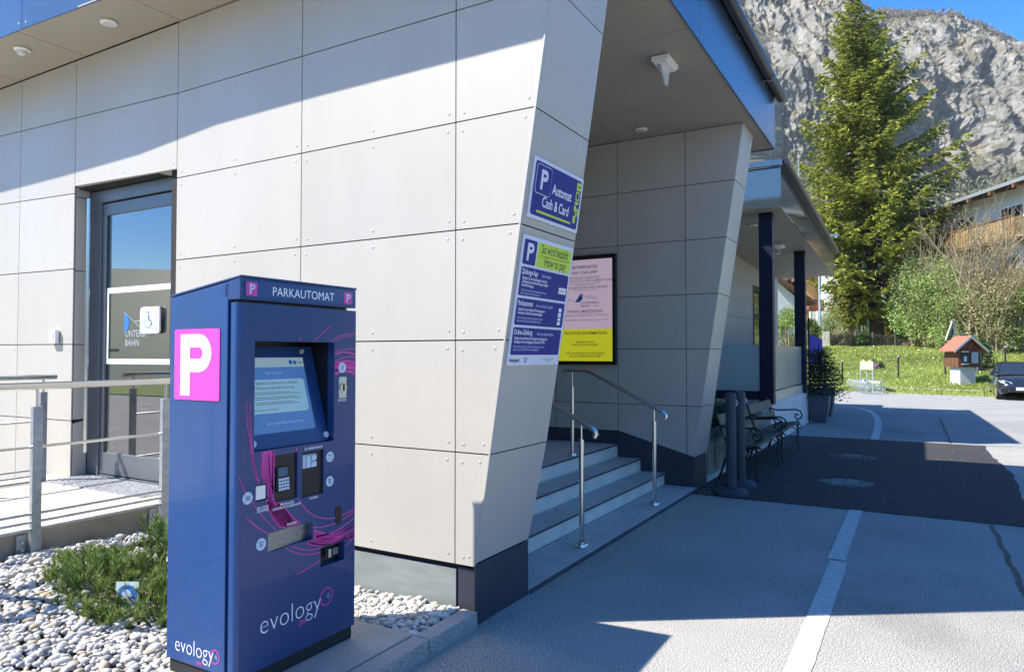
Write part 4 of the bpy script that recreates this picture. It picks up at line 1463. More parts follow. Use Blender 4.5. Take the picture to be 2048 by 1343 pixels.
# magenta swirl: many brush-like strands from the lower right up to the top
sw = []
rs = random.Random(11)
for k in range(13):
    t = k / 12
    pts_ = [(2.222 + .068 * t, 1.155), (2.228 + .070 * t, 1.03), (2.250 + .080 * t, .92), (2.298 + .098 * t, .83), (2.365 + .105 * t, .765 + .01 * t),
            (2.50 + .09 * t, .675 + .035 * t), (2.66 + .04 * t, .635 + .045 * t), (2.836, .625 + .085 * t + rs.uniform(-.01, .01))]
    sw.append((smoothline(pts_, 42), (lambda a: (lambda u: .0045 + a * math.sin(math.pi * min(1, u * 1.05 + .05))))(rs.uniform(.0035, .0075))))
def clip_strands(lines, name):
    """leave the strands out where the openings of the door are"""
    out = []
    for pl, wd in lines:
        cur = []
        n = len(pl)
        for i, (x, z) in enumerate(pl):
            inside = any(h[0] - .002 < x < h[1] + .002 and h[2] - .002 < z < h[3] + .002 for h in holes) or x > 2.837 or x < 2.087
            if inside:
                if len(cur) > 1:
                    out.append(cur)
                cur = []
            else:
                cur.append((x, z, wd(i / max(1, n - 1)) if callable(wd) else wd))
        if len(cur) > 1:
            out.append(cur)
    for q in out:
        b = MB()
        ws = [c[2] for c in q]
        strip(b, FB, [(c[0], c[1]) for c in q], (lambda ws: (lambda u: ws[min(len(ws) - 1, int(round(u * (len(ws) - 1))))]))(ws), .0006)
        b.build(name, 'magenta', dpl)


clip_strands(sw, 'pink_swirl')
thin = [([(2.131, 1.388), (2.140, 1.28), (2.160, 1.195), (2.18, 1.10), (2.211, 1.005), (2.245, .93), (2.279, .878), (2.32, .83), (2.37, .79)], .004),
        ([(2.154, 1.375), (2.153, 1.30), (2.165, 1.195), (2.185, 1.09), (2.225, .98), (2.27, .91), (2.33, .84), (2.40, .80)], .004),
        ([(2.150, 1.23), (2.165, 1.12), (2.20, 1.02), (2.25, .93), (2.30, .87)], .003),
        ([(2.215, 1.11), (2.225, 1.03), (2.255, .95), (2.31, .875), (2.36, .83)], .003),
        ([(2.26, 1.14), (2.265, 1.07), (2.28, .99), (2.32, .90), (2.38, .82)], .0045),
        ([(2.285, 1.152), (2.285, 1.08), (2.29, .98), (2.34, .89), (2.40, .81)], .006),
        ([(2.452, 1.686), (2.440, 1.664)], .004), ([(2.655, 1.750), (2.60, 1.71), (2.526, 1.6625)], .004),
        ([(2.655, 1.664), (2.70, 1.69), (2.76, 1.704), (2.837, 1.708)], .0035), ([(2.684, 1.664), (2.74, 1.69), (2.81, 1.698)], .003),
        ([(2.683, 1.612), (2.72, 1.622), (2.78, 1.628), (2.837, 1.626)], .0035), ([(2.682, 1.60), (2.74, 1.612), (2.80, 1.606), (2.837, 1.598)], .007),
        ([(2.682, 1.560), (2.74, 1.582), (2.80, 1.588), (2.837, 1.584)], .004),
        ([(2.684, 1.500), (2.74, 1.512), (2.80, 1.508), (2.837, 1.495)], .012), ([(2.684, 1.520), (2.76, 1.528), (2.837, 1.515)], .006),
        ([(2.095, 1.063), (2.130, .99), (2.170, .935), (2.23, .86), (2.30, .79), (2.36, .745)], .0035),
        ([(2.143, .869), (2.19, .825), (2.259, .777)], .0045), ([(2.435, .543), (2.51, .553), (2.592, .570)], .0045),
        ([(2.430, 1.150), (2.436, 1.05)], .006), ([(2.44, .905), (2.50, .835), (2.57, .79), (2.66, .765), (2.76, .765), (2.837, .785)], .005),
        ([(2.538, .745), (2.60, .735), (2.70, .735), (2.78, .75), (2.837, .77)], .005), ([(2.50, .685), (2.60, .645), (2.70, .635), (2.78, .645), (2.837, .665)], .005),
        ([(2.36, .686), (2.45, .637), (2.53, .615), (2.59, .612)], .004), ([(2.40, .687), (2.48, .65), (2.56, .633), (2.62, .64)], .004),
        ([(2.76, .60), (2.80, .612), (2.837, .640)], .004), ([(2.79, .545), (2.837, .575)], .003), ([(2.538, .70), (2.63, .69), (2.73, .70), (2.837, .735)], .007)]
clip_strands([(smoothline(p, 40), wv) for p, wv in thin], 'pink_strand')
bandp = []
for zc in (1.535, 1.548, 1.560):
    bandp.append((smoothline([(2.682, zc - .012), (2.73, zc), (2.78, zc + .002), (2.837, zc - .006)], 20), .015))
clip_strands(bandp, 'pink_band')
# maker's name on the door
FB.text('evology', .131, 2.214, .326, 'white_print', .0014, .945, -.020, sp=1.0)


def ring(brd, cx_, cz_, r_, wv, m, lift, name='ring'):
    n = 36
    brd.ribbons([([(cx_ + r_ * math.cos(2 * math.pi * k / n), cz_ + r_ * math.sin(2 * math.pi * k / n)) for k in range(n + 1)], wv)], m, lift, name)
    brd.ribbons([([(cx_ - r_ * .1 + q * math.cos(R(a)), cz_ + q * math.sin(R(a))) for a in range(-40, 41, 10)], wv * .35) for q in (r_ * .18, r_ * .38, r_ * .58)],
                'icon', lift, name)


ring(FB, 2.634, .380, .0415, .006, 'magenta', .0004)
FB.text('pay', .040, 2.451, .296, 'magenta', .0014, .9, .010)
# side of the machine
LB = Board((X0, 0, 0), (0, -1, 0), (0, 0, 1), cab, .0008)
LB.rect(-3.064, -2.739, 1.388, 1.718, 'magenta_sign', .0004, 'pink_plate', .010, .003)
LB.polys(letter_p(-3.017, 1.408, .222, .286, .068, .615), 'white', .0038, 'letter_p')
LB.text('evology', .105, -3.040, .215, 'white_print', .0014, .86, -.016)
ring(LB, -2.735 - .018, .243, .030, .005, 'magenta', .0004)
LB.text('pay', .030, -2.876, .186, 'magenta', .0014, .9, .010)
LB.rect(-2.722, -2.700, 1.866, 1.918, 'navy_paint', .0004, 'latch_cover', .003, .002)

# ------------------------------------------------------------------ terrace building behind the porch
TB2 = thing('terrace_building', 'lower terrace wing with dark posts, frosted glass parapet and mirror-like roof edge', 'building', (17.0, 2.3, 0))
xn, xq = 12.65, 21.45


def cz(x, a, b_):
    return a + (b_ - a) * (x - xn) / (xq - xn)


def soff(x):
    return cz(x, 4.13, 3.80)


xs = [xn, 14.6, 16.6, 18.8, xq]
for i in range(4):
    a, c = xs[i], xs[i + 1]
    panel([(a, 1.99, soff(a) - .01), (c, 1.99, soff(c) - .01), (c, 1.99, cz(c, 4.88, 4.44)), (a, 1.99, cz(a, 4.88, 4.44))], (0, -1, 0), 'fascia_panel', 'fascia_far', False)
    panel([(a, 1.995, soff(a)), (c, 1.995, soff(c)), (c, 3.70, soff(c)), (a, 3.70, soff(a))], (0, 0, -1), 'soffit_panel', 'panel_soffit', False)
panel([(xn, 1.99, 4.12), (xn, 3.4, 4.12), (xn, 3.4, 4.80), (xn, 1.99, 4.80)], (-1, 0, 0), 'fascia_panel', 'fascia_far', False)
MB().slab([(xn + .03, 2.02, 4.15), (xq - .03, 2.02, 3.82), (xq - .03, 2.02, 4.40), (xn + .03, 2.02, 4.83)], (0, 3.4, 0)).build('roof', 'roof_dark', TB2)
MB().slab([(xn - .03, 1.96, 4.84), (xn - .03, 3.4, 4.84), (xn - .03, 3.4, 4.94), (xn - .03, 1.96, 4.94)], (.06, 0, 0)).build('roof_edge_cap', 'fascia_far', TB2)
MB().slab([(xn, 1.95, 4.90), (xq + .03, 1.95, 4.45), (xq + .03, 1.95, 4.50), (xn, 1.95, 4.95)], (0, .08, 0)).tube(
    [(xn, 1.90, 4.90), (xq + .05, 1.90, 4.46)], .05, 8).build('gutter', 'gutter', TB2)
for x in (13.0, 17.12):
    MB().box(x, x + .22, 2.20, 2.43, .72, soff(x)).build('post', 'navy_post', TB2, bevel=.004)
MB().box(13.0, 17.85, 2.25, 2.45, -.05, .735).build('terrace_wall', 'white_wall', TB2)
MB().box(13.0, 13.2, 2.451, 5.0, -.05, .80).build('end_wall', 'concrete', TB2)
MB().box(12.98, 13.1, 2.44, 3.7, .80, .95).build('parapet_sill', 'navy_post', TB2)
pa = MB().box(13.02, 13.04, 2.44, 3.7, .95, 1.77).build('parapet_pane', 'glass_frost', TB2)
for x0, x1 in ((13.26, 15.15), (15.17, 17.10)):
    MB().box(x0, x1, 2.29, 2.31, .945, 1.77).build('parapet_pane', 'glass_frost', TB2)
MB().box(13.24, 17.12, 2.27, 2.36, .736, .915).build('parapet_sill', 'alu', TB2)
for k, (x0, x1) in enumerate(((8.9, 13.3), (13.3, 16.1), (16.1, 18.75), (18.75, 19.0), (21.75, 22.8))):
    for z0, z1 in ((.5, 1.60), (1.60, 2.50), (2.50, 3.40), (3.40, 4.12)):
        if z1 > 4 and x0 > 21:
            z1 = 3.95
        panel([(x0, 3.712, z0), (x1, 3.712, z0), (x1, 3.712, z1), (x0, 3.712, z1)], (0, -1, 0), 'wall_panel', 'terrace_wall', False)
panel([(19.0, 3.712, 3.43), (21.75, 3.712, 3.38), (21.75, 3.712, 3.95), (19.0, 3.712, 4.05)], (0, -1, 0), 'wall_panel', 'terrace_wall', False)
MB().box(8.9, 22.8, 3.73, 3.9, .45, .9).box(8.9, 19.0, 3.73, 3.9, .9, 4.1).box(21.75, 22.8, 3.73, 3.9, .9, 3.95).box(22.78, 22.80, 3.74, 6, .45, 3.9).build('wall_core', 'terrace_wall', TB2)
wf = MB().box(19.0, 19.12, 3.70, 3.80, .9, 3.42).box(19.12, 21.75, 3.70, 3.80, 3.27, 3.42).box(20.3, 20.4, 3.71, 3.80, .9, 3.27).box(19.12, 21.75, 3.715, 3.80, 2.6, 2.68).build('window_frame', 'black_matt', TB2)
MB().box(19.12, 21.75, 3.76, 3.77, .9, 3.27).build('window_pane', 'window_dark', wf)
MB().box(13.2, 22.8, 2.32, 3.7, .60, .70).build('terrace_floor', 'concrete', TB2)
MB().box(17.85, 17.9, 2.30, 3.6, -.05, .7).build('terrace_side', 'white_wall', TB2)
MB().box(14.6, 14.75, 3.655, 3.711, 2.86, 3.0).build('junction_box', 'alu', TB2)
MB().box(13.45, 13.52, 3.69, 3.711, 2.05, 2.35).build('door_intercom', 'black_matt', TB2)
downlight(13.9, 2.70, 4.07, .09, 'downlight in the terrace ceiling nearest the slanting pier')
downlight(17.2, 2.82, 3.945, .09, 'downlight in the terrace ceiling between the two dark posts')
downlight(19.6, 2.75, 3.86, .09, 'downlight in the terrace ceiling beyond the second dark post')
em2 = thing('emergency_light', 'small white emergency lamp under the terrace ceiling', 'emergency light', (16.2, 2.6, 3.99))
MB().box(16.0, 16.35, 2.5, 2.68, 3.93, 3.985).build('housing', 'lamp_white', em2, bevel=.005)
MB().slab([(16.08, 2.59, 3.929), (16.28, 2.59, 3.929), (16.24, 2.59, 3.80)], (0, .015, 0)).build('exit_plate', 'lamp_lens', em2)
rod = MB().tube([(13.4, 2.6, 4.82), (13.4, 2.6, 5.6)], [.012, .009], 6)
xr, yr = at(1601, 14.6)
rod = MB().tube([(xr, yr, 4.4), (xr, yr, zat(318, 14.6))], [.014, .010], 6).build('lightning_rod', 'alu', TB2)
MB().box(9.60, 12.64, 2.87, 5.2, 4.05, 4.24).build('unseen_link_roof', 'roof_dark', TB2)  # unseen slab, added to shade the forecourt between the two roofs
# glass stele with the blue panel
st = thing('glass_stele', 'slanting glass stele with a blue panel behind the potted firs', 'sign', (18.5, 2.3, 0))
A, B = Vector((18.47, 2.30, 0)), Vector((*at(1643, 19.5), 0))
nn = (B - A).cross(Vector((0, 0, 1))).normalized()
MB().slab([A + Vector((0, 0, .05)), B + Vector((0, 0, .05)), B + Vector((0, 0, 2.33)), A + Vector((0, 0, 2.48))], nn * .02).build('glass_panel', 'glass_clear', st)
MB().slab([A - nn * .004 + Vector((0, 0, 1.35)), B - nn * .004 + Vector((0, 0, 1.35)), B - nn * .004 + Vector((0, 0, 2.0)), A - nn * .004 + Vector((0, 0, 2.1))], nn * .028).build('blue_field', 'blue_deep', st)
MB().slab([A + (B - A) * .35 + Vector((0, 0, 1.62)) - nn * -.021, A + (B - A) * .75 + Vector((0, 0, 1.70)) - nn * -.021, A + (B - A) * .55 + Vector((0, 0, 1.95)) - nn * -.021], nn * .002).build('emblem', 'icon', st)
MB().cyl(A + Vector((0, 0, 0)), A + Vector((0, 0, 2.5)), .02, 8).build('edge_profile', 'black_matt', st)
MB().slab([A + Vector((-.3, .15, 0)), A + Vector((-.3, .15, 2.1)), A + Vector((-.3, .25, 2.1)), A + Vector((-.3, .25, 0))], (.06, 0, 0)).build('mounting_post', 'alu', st)

# ------------------------------------------------------------------ planter with palisade behind the benches
PL = thing('palisade_planter', 'weathered grey palisade planter box behind the benches', 'planter', (10.8, 2.4, 0))
n_ = 36
for k in range(n_):
    x = 8.90 + 4.0 * k / n_
    h = .60 + random.uniform(-.02, .02)
    y = 2.36 + random.uniform(-.006, .006)
    MB().slab([(x, y, .02), (x + .098, y, .02), (x + .098, y, h - .02), (x + .05, y, h), (x, y, h - .02)], (0, .035, 0)).build('picket', 'grey_wood', PL)
MB().box(8.9, 12.95, 2.41, 3.0, 0, .50).build('soil', 'soil', PL)
MB().box(8.88, 12.95, 2.30, 2.355, 0, .06).build('foot_board', 'paint_worn', PL)

# ------------------------------------------------------------------ foliage helpers


def leafmesh(name, C, D, ln, wd, m, parent=None, tri=False):
    """many small leaves: centres C, directions D (n,3), lengths ln, widths wd"""
    n = len(C)
    D = D / (np.linalg.norm(D, axis=1, keepdims=True) + 1e-9)
    r = rng.normal(size=(n, 3))
    S = np.cross(D, r)
    S /= (np.linalg.norm(S, axis=1, keepdims=True) + 1e-9)
    ln = np.asarray(ln).reshape(-1, 1) * np.ones((n, 1))
    wd = np.asarray(wd).reshape(-1, 1) * np.ones((n, 1))
    if tri:
        V = np.stack([C - S * wd / 2, C + S * wd / 2, C + D * ln], 1)
        F = np.arange(n * 3).reshape(n, 3)
    else:
        V = np.stack([C - D * ln / 2, C + S * wd / 2, C + D * ln / 2, C - S * wd / 2], 1)
        F = np.arange(n * 4).reshape(n, 4)
    return npmesh(name, V.reshape(-1, 3), F, m, parent)


def stems(name, lines, m, parent):
    b = MB()
    for pts_, r0, r1 in lines:
        k = len(pts_)
        b.tube(pts_, [r0 + (r1 - r0) * i / (k - 1) for i in range(k)], 5 if r0 > .03 else 3, False)
    o = b.build(name, m, parent)
    return o


def twiggy(base, h, spread, n, rnd, r0=.03, depth=2, up=.8, seglen=4):
    """branching bare stems; returns lines and tip points"""
    lines, tips = [], []

    def grow(p, d, L, r, lev):
        pts_ = [Vector(p)]
        q = Vector(p)
        dd = Vector(d).normalized()
        for i in range(seglen):
            dd = (dd + Vector((rnd.uniform(-1, 1), rnd.uniform(-1, 1), rnd.uniform(-.5, .9))) * .16).normalized()
            q = q + dd * (L / seglen)
            pts_.append(q.copy())
        lines.append((pts_, r, r * .35))
        if lev == 0:
            tips.extend(pts_[1:])
            return
        for i in range(rnd.randint(3, 5)):
            a = rnd.choice(pts_[1:])
            e = (dd * up + Vector((rnd.uniform(-1, 1), rnd.uniform(-1, 1), rnd.uniform(-.1, 1))) * .75).normalized()
            grow(a, e, L * rnd.uniform(.38, .62), r * .5, lev - 1)
        tips.append(pts_[-1])
    for i in range(n):
        a = rnd.uniform(0, 2 * math.pi)
        s_ = rnd.uniform(0, 1) * spread
        bx, by, bz = base
        grow((bx + math.cos(a) * s_ * .35, by + math.sin(a) * s_ * .35, bz), (math.cos(a) * s_ * .5, math.sin(a) * s_ * .5, h), h * rnd.uniform(.55, .75), r0, depth)
    return lines, tips


def bush(name, label, x, y, z, rx, h, nleaf, leaf, m, seed=1, nstem=8, stem_m='twig', cat='shrub', lobes=9, group=None, ry=None, depth=2):
    rnd = random.Random(seed)
    t = thing(name, label, cat, (x, y, z), group=group)
    lines, tips = twiggy((x, y, z - .1), h, rx, nstem, rnd, .025 + h * .006, depth)
    stems('stem', lines, stem_m, t)
    if nleaf:
        ry = ry or rx
        r2 = np.random.default_rng(seed)
        cs = []
        for i in range(lobes):
            a, q = rnd.uniform(0, 6.28), rnd.uniform(.1, .8) ** .6
            cs.append((x + math.cos(a) * q * rx * .75, y + math.sin(a) * q * ry * .75, z + h * rnd.uniform(.18, .82), rnd.uniform(.28, .48)))
        cs = np.array(cs)
        k = r2.integers(0, lobes, nleaf)
        d = r2.normal(size=(nleaf, 3))
        d /= np.linalg.norm(d, axis=1, keepdims=True)
        rad = r2.uniform(0, 1, (nleaf, 1)) ** .45
        sc_ = cs[k, 3:4] * np.array([[rx, ry, h * .55]])
        P = cs[k, :3] + d * rad * sc_
        # clump: pull leaves onto twig-like lines
        P += (vnoise(P[:, 0] * 3, P[:, 1] * 3, P[:, 2] * 3, seed)[:, None] - .5) * .25
        P = P[P[:, 2] > z + .02]
        o = leafmesh('foliage', P, r2.normal(size=P.shape) + np.array([0, 0, .3]), r2.uniform(.7, 1.3, len(P)) * leaf, r2.uniform(.4, .7, len(P)) * leaf, m, t)
    return t


def conifer(t, x, y, z, H, prof, lean=(0, 0), step=.35, nb=6, leaf=.3, leafw=.1, m='spruce', seed=3, z0=2.2, trunk_r=.43, twn=13, dead=True, droop=.28, dens=5, vary=False):
    """needle tree: tapering trunk, whorls of boughs that sag and lift at the tip, side sprays full of needle tufts"""
    rnd = random.Random(seed)
    r2 = np.random.default_rng(seed)

    def axis(zz):
        f = zz / H
        return Vector((x + lean[0] * f, y + lean[1] * f, z + zz))
    MB().tube([axis(H * k / 10) + Vector((0, 0, -.3 if k == 0 else 0)) for k in range(11)],
              [trunk_r * (1.25 if k == 0 else 1) * (1 - .93 * k / 10) + .01 for k in range(11)], 12).build('trunk', 'bark', t, smooth=True)
    C, D, bl = [], [], []
    zz = z0
    while zz < H - .15:
        k = nb if zz < H * .9 else 4
        off = rnd.uniform(0, 6.28)
        for i in range(k):
            a = off + 6.283 * i / k + rnd.uniform(-.35, .35)
            L = prof(zz, a) * (rnd.choice((.55, .8, .95, 1.0, 1.1, 1.2)) if vary else rnd.uniform(.72, 1.12))
            if L < .12:
                continue
            f = zz / H
            rise = -.12 + .75 * f ** 1.5 + rnd.uniform(-.08, .08)
            o = axis(zz)
            ca, sa = math.cos(a), math.sin(a)
            pts_ = []
            for s_ in range(8):
                u = s_ / 7
                zc = L * (rise * u - droop * (1 - f) * math.sin(math.pi * u * .9) + .16 * u * u)
                pts_.append(o + Vector((ca * L * u, sa * L * u, zc)))
            bl.append((pts_, .018 + .010 * L, .006))
            nt = max(3, int(twn * L / 3.2))
            for q in range(nt):
                u = .16 + .84 * (q + rnd.random()) / nt
                j = min(6, int(u * 7))
                p = pts_[j].lerp(pts_[j + 1], u * 7 - j)
                tw = min((.30 if vary else .42) * L * (1.15 - u) + .22, 1.0 if vary else 1.25)
                for sd in (-1, 1):
                    ang = a + sd * rnd.uniform(.6, 1.15)
                    dv = Vector((math.cos(ang), math.sin(ang), rnd.uniform(-.42, .10)))
                    m_ = max(2, int(dens * tw / .9))
                    for w_ in range(m_):
                        v = (w_ + .5 + rnd.uniform(-.3, .3)) / m_
                        c = p + dv * (tw * v) + Vector((rnd.uniform(-.06, .06), rnd.uniform(-.06, .06), -.10 * v * v + rnd.uniform(-.07, .07)))
                        for _ in range(2):
                            dd = dv + Vector((rnd.uniform(-.7, .7), rnd.uniform(-.7, .7), rnd.uniform(-.5, .35)))
                            C.append(tuple(c))
                            D.append(tuple(dd))
                C.append(tuple(p + Vector((0, 0, .05))))
                D.append((ca, sa, .2))
        zz += step * (1.0 - .45 * zz / H) * rnd.uniform(.8, 1.2)
    b = MB()
    for pts_, a0, a1 in bl:
        b.tube(pts_, [a0 + (a1 - a0) * i / 7 for i in range(8)], 3, False)
    o = b.build('branches', 'bark', t)
    o['kind'] = 'stuff'
    C, D = np.array(C), np.array(D)
    return leafmesh('crown', C, D, r2.uniform(.7, 1.3, len(C)) * leaf, r2.uniform(.7, 1.3, len(C)) * leafw, m, t)


# dwarf pine in the planter
for k, (x, y, h, lab) in enumerate(((9.5, 2.62, .95, 'dark dwarf pine in the palisade planter beside the slanting pier'),
                                    (11.2, 2.75, .65, 'dark dwarf pine in the palisade planter behind the farther bench'))):
    t = thing('dwarf_pine', lab, 'plant', (x, y, .5), group='dwarf pines in the planter')
    r2 = np.random.default_rng(k + 40)
    n_ = 2600
    d = r2.normal(size=(n_, 3))
    d /= np.linalg.norm(d, axis=1, keepdims=True)
    P = np.array([x, y, .5 + .22 * h]) + d * r2.uniform(.3, 1, (n_, 1)) * np.array([.55, .26, .38 * h])
    P = P[P[:, 2] > .5]
    leafmesh('foliage', P, r2.normal(size=P.shape) * .6 + np.array([0, 0, .6]), .07, .014, 'needles_dark', t)
    lines, _ = twiggy((x, y, .45), .5 * h, .4, 6, random.Random(k), .012, 1)
    stems('stem', lines, 'twig_brown', t)

# the low conifer in the gravel, with the small picture card
DC = thing('dwarf_conifer', 'low spreading dwarf pine growing in the pale gravel', 'shrub', (2.55, 4.3, .25))
rnd = random.Random(21)
C, D, ln_ = [], [], []
lines = []
for i in range(330):
    if rnd.random() < .80:
        a, q = rnd.uniform(0, 6.28), rnd.random() ** .5
        cx_, cy_ = 2.42 + math.cos(a) * q * .34, 3.98 + math.sin(a) * q * .55
        hh = .14 * (1 - .6 * q * q) * rnd.uniform(.4, 1.25)
    else:
        cx_, cy_ = 2.80 + rnd.uniform(-.13, .14), 4.16 + rnd.uniform(-.18, .18)
        hh = .27 * rnd.uniform(.35, 1.1)
    g = gh(cx_, cy_)
    outx, outy = cx_ - 2.45, cy_ - 4.06
    tip = Vector((cx_, cy_, g + hh + .02))
    tdir = Vector((outx * .9 + rnd.uniform(-.5, .5), outy * .7 + rnd.uniform(-.5, .5), .7 + rnd.uniform(-.2, .3))).normalized()
    lines.append(([tip - tdir * .10, tip - tdir * .05, tip], .003, .002))
    for j in range(46):
        u = rnd.random()
        p = tip - tdir * .10 * u
        dv = tdir * .8 + Vector((rnd.gauss(0, 1), rnd.gauss(0, 1), rnd.gauss(0.4, .8))) * .5
        C.append(tuple(p))
        D.append(tuple(dv))
        ln_.append(rnd.uniform(.04, .07))
for i in range(26):
    a = rnd.uniform(1.7, 4.6)
    ex_, ey_ = 2.42 + math.cos(a) * .3, 4.06 + math.sin(a) * .42
    lines.append(([(2.42, 4.1, .20), (2.42 + math.cos(a) * .15, 4.08 + math.sin(a) * .22, .28), (ex_, ey_, .30)], .012, .005))
stems('stem', lines, 'twig_brown', DC)['kind'] = 'stuff'
leafmesh('needles', np.array(C), np.array(D), np.array(ln_), .0065, 'needles', DC, tri=True)['kind'] = 'stuff'
cdv = thing('picture_card', 'small square picture card with blue and white print leaning in the dwarf pine', 'card', (2.30, 3.76, .2))
cb_ = Board((2.262, 3.80, .235), (.50, -.866, 0), (0.12, .12, 1), cdv, .0015)
cb_.rect(0, .125, 0, .125, 'render_mint', 0, 'card', .004, .003)
cb_.polys([[(.0625 + .055 * math.cos(R(a)), .055 + .055 * math.sin(R(a))) for a in range(-20, 201, 20)]], 'blue_print', .0032, 'blue_arch')
cb_.disc(.062, .060, .026, 'icon', .0048, 'white_shape')
cb_.rect(.012, .112, .012, .034, 'grey_wood', .0048, 'ground_strip')

# ------------------------------------------------------------------ plastic chain posts
for k, (x, y, lab) in enumerate(((8.22, 1.86, 'grey plastic chain post on a round foot, nearer of the pair'), (8.76, 1.87, 'grey plastic chain post on a round foot, farther of the pair'))):
    t = thing('barrier_post', lab, 'barrier post', (x, y, .008), group='grey barrier posts in front of the bench')
    MB().tube([(x, y, .010), (x, y, .055), (x, y, .075), (x, y, .09)], [.185, .185, .15, .07], 32).build('foot', 'bollard', t, smooth=True)
    MB().tube([(x, y, .09), (x, y, 1.08), (x, y, 1.082), (x, y, 1.10), (x, y, 1.15), (x, y, 1.165)], [.058, .058, .064, .064, .058, .035], 24).build('post', 'bollard', t, smooth=True)
    e_ = [(x + .06 * math.cos(R(a)), y - .055 - .022 + .022 * math.sin(R(a)), 1.06 + .0 * a) for a in (0,)]
    MB().tube([(x + .052, y - .03, 1.075), (x + .085, y - .05, 1.065), (x + .095, y - .055, 1.035), (x + .075, y - .045, 1.012), (x + .055, y - .033, 1.02)], .006, 6).build('chain_hook', 'white', t, smooth=True)

# ------------------------------------------------------------------ benches


def bench(x0, x1, label):
    t = thing('park_bench', label, 'bench', ((x0 + x1) / 2, 1.95, .008), group='wooden benches with cast iron frames')
    L_ = x1 - x0
    for x in (x0, x1):
        f = MB()
        f.tube([(x, 1.77, .43), (x, 1.755, .30), (x, 1.775, .16), (x, 1.745, .04), (x, 1.735, .010)], [.016, .014, .012, .014, .024], 8)       # front leg
        f.tube([(x, 2.08, .40), (x, 2.15, .26), (x, 2.19, .12), (x, 2.235, .010)], [.018, .013, .013, .022], 8)                                  # rear leg
        f.tube([(x, 1.72, .435), (x, 1.90, .415), (x, 2.08, .405), (x, 2.13, .47), (x, 2.20, .66), (x, 2.265, .86)], .014, 8)                 # seat rail, back upright
        f.tube([(x, 2.21, .69), (x, 2.10, .655), (x, 1.92, .665), (x, 1.78, .675), (x, 1.715, .645), (x, 1.690, .59), (x, 1.71, .535),
                (x, 1.765, .515), (x, 1.805, .555), (x, 1.79, .60), (x, 1.755, .595), (x, 1.752, .568)], .0125, 8)                              # arm with scroll
        f.tube([(x, 1.765, .515), (x, 1.75, .47), (x, 1.77, .435)], .012, 8)
        f.tube([(x, 1.76, .32), (x, 1.83, .37), (x, 1.90, .40)], .009, 6)
        f.tube([(x, 1.72, .435), (x, 1.70, .40), (x, 1.715, .36), (x, 1.745, .37), (x, 1.745, .395)], .009, 6)
        f.tube([(x, 2.13, .29), (x, 2.02, .35), (x, 1.93, .405)], .009, 6)
        for zz, yy in ((.10, 1.757), (.22, 1.765)):
            f.tube([(x, yy, zz - .015), (x, yy, zz), (x, yy, zz + .015)], [.013, .022, .013], 8)
        f.build('side_frame', 'cast_iron', t, smooth=True)
    MB().cyl((x0, 2.12, .33), (x1, 2.12, .33), .008, 6).build('stretcher', 'cast_iron', t)
    for k in range(5):
        y = 1.735 + k * .078
        MB().box(x0 - .07, x1 + .07, y, y + .064, .448 - .008 * k, .478 - .008 * k).build('seat_slat', 'bench_wood', t, bevel=.006)
    for zz, dy in ((.52, 0.0), (.70, .060)):
        MB().slab([(x0 - .07, 2.115 + dy, zz), (x0 - .07, 2.140 + dy, zz - .006), (x0 - .07, 2.182 + dy, zz + .125), (x0 - .07, 2.157 + dy, zz + .131)],
                  (L_ + .14, 0, 0)).build('back_slat', 'bench_back', t, bevel=.005)
    return t


bench(9.17, 10.72, 'brown slatted bench with scrolled black arms right behind the grey posts')
bench(11.02, 12.64, 'brown slatted bench with scrolled black arms next to the white terrace wall')

# ------------------------------------------------------------------ potted firs
for k, (x, y, h, lab) in enumerate(((17.95, 2.02, .66, 'grey tapering planter pot by the terrace corner, nearer one'), (19.9, 2.10, .70, 'grey tapering planter pot by the terrace corner, farther one'))):
    t = thing('planter_pot', lab, 'planter', (x, y, 0), group='grey pots with small firs')
    b = MB()
    for w0, w1, z0, z1 in ((.145, .205, .005, .33), (.205, .235, .33, h)):
        b._add([(x - w0, y - w0, z0), (x + w0, y - w0, z0), (x + w0, y + w0, z0), (x - w0, y + w0, z0),
                (x - w1, y - w1, z1), (x + w1, y - w1, z1), (x + w1, y + w1, z1), (x - w1, y + w1, z1)],
               [(0, 1, 5, 4), (1, 2, 6, 5), (2, 3, 7, 6), (3, 0, 4, 7)] + ([(3, 2, 1, 0)] if z0 < .1 else []))
    b.build('pot', 'pot', t)
    MB().box(x - .215, x + .215, y - .215, y + .215, h - .05, h - .02).build('soil', 'soil', t)
    t2 = thing('potted_fir', ('small dark fir growing in the nearer grey pot', 'small dark fir growing in the farther grey pot')[k], 'small fir', (x, y, h - .03), group='small firs in pots')
    HH = 1.18 if k == 0 else .80
    conifer(t2, x, y, h - .02, HH, lambda zz, a, HH=HH: .50 * (1 - zz / HH) ** .8 + .05, step=.095, nb=7, leaf=.075, leafw=.020, m='needles_dark', seed=50 + k,
            z0=.06, trunk_r=.016, twn=24, droop=.1, dens=6)

# ------------------------------------------------------------------ lawn bank
LD = 11.0


def lawn_z(x, y):
    d = x - lawn_edge(y) - .35
    t = max(0, min(1, d / LD))
    top = 2.0 - .02 * (y + 6)
    return .03 + top * (t ** 1.15) * (1.0 + .10 * math.sin(y * .35)) + .05 * math.sin(x * 1.3 + y) * t


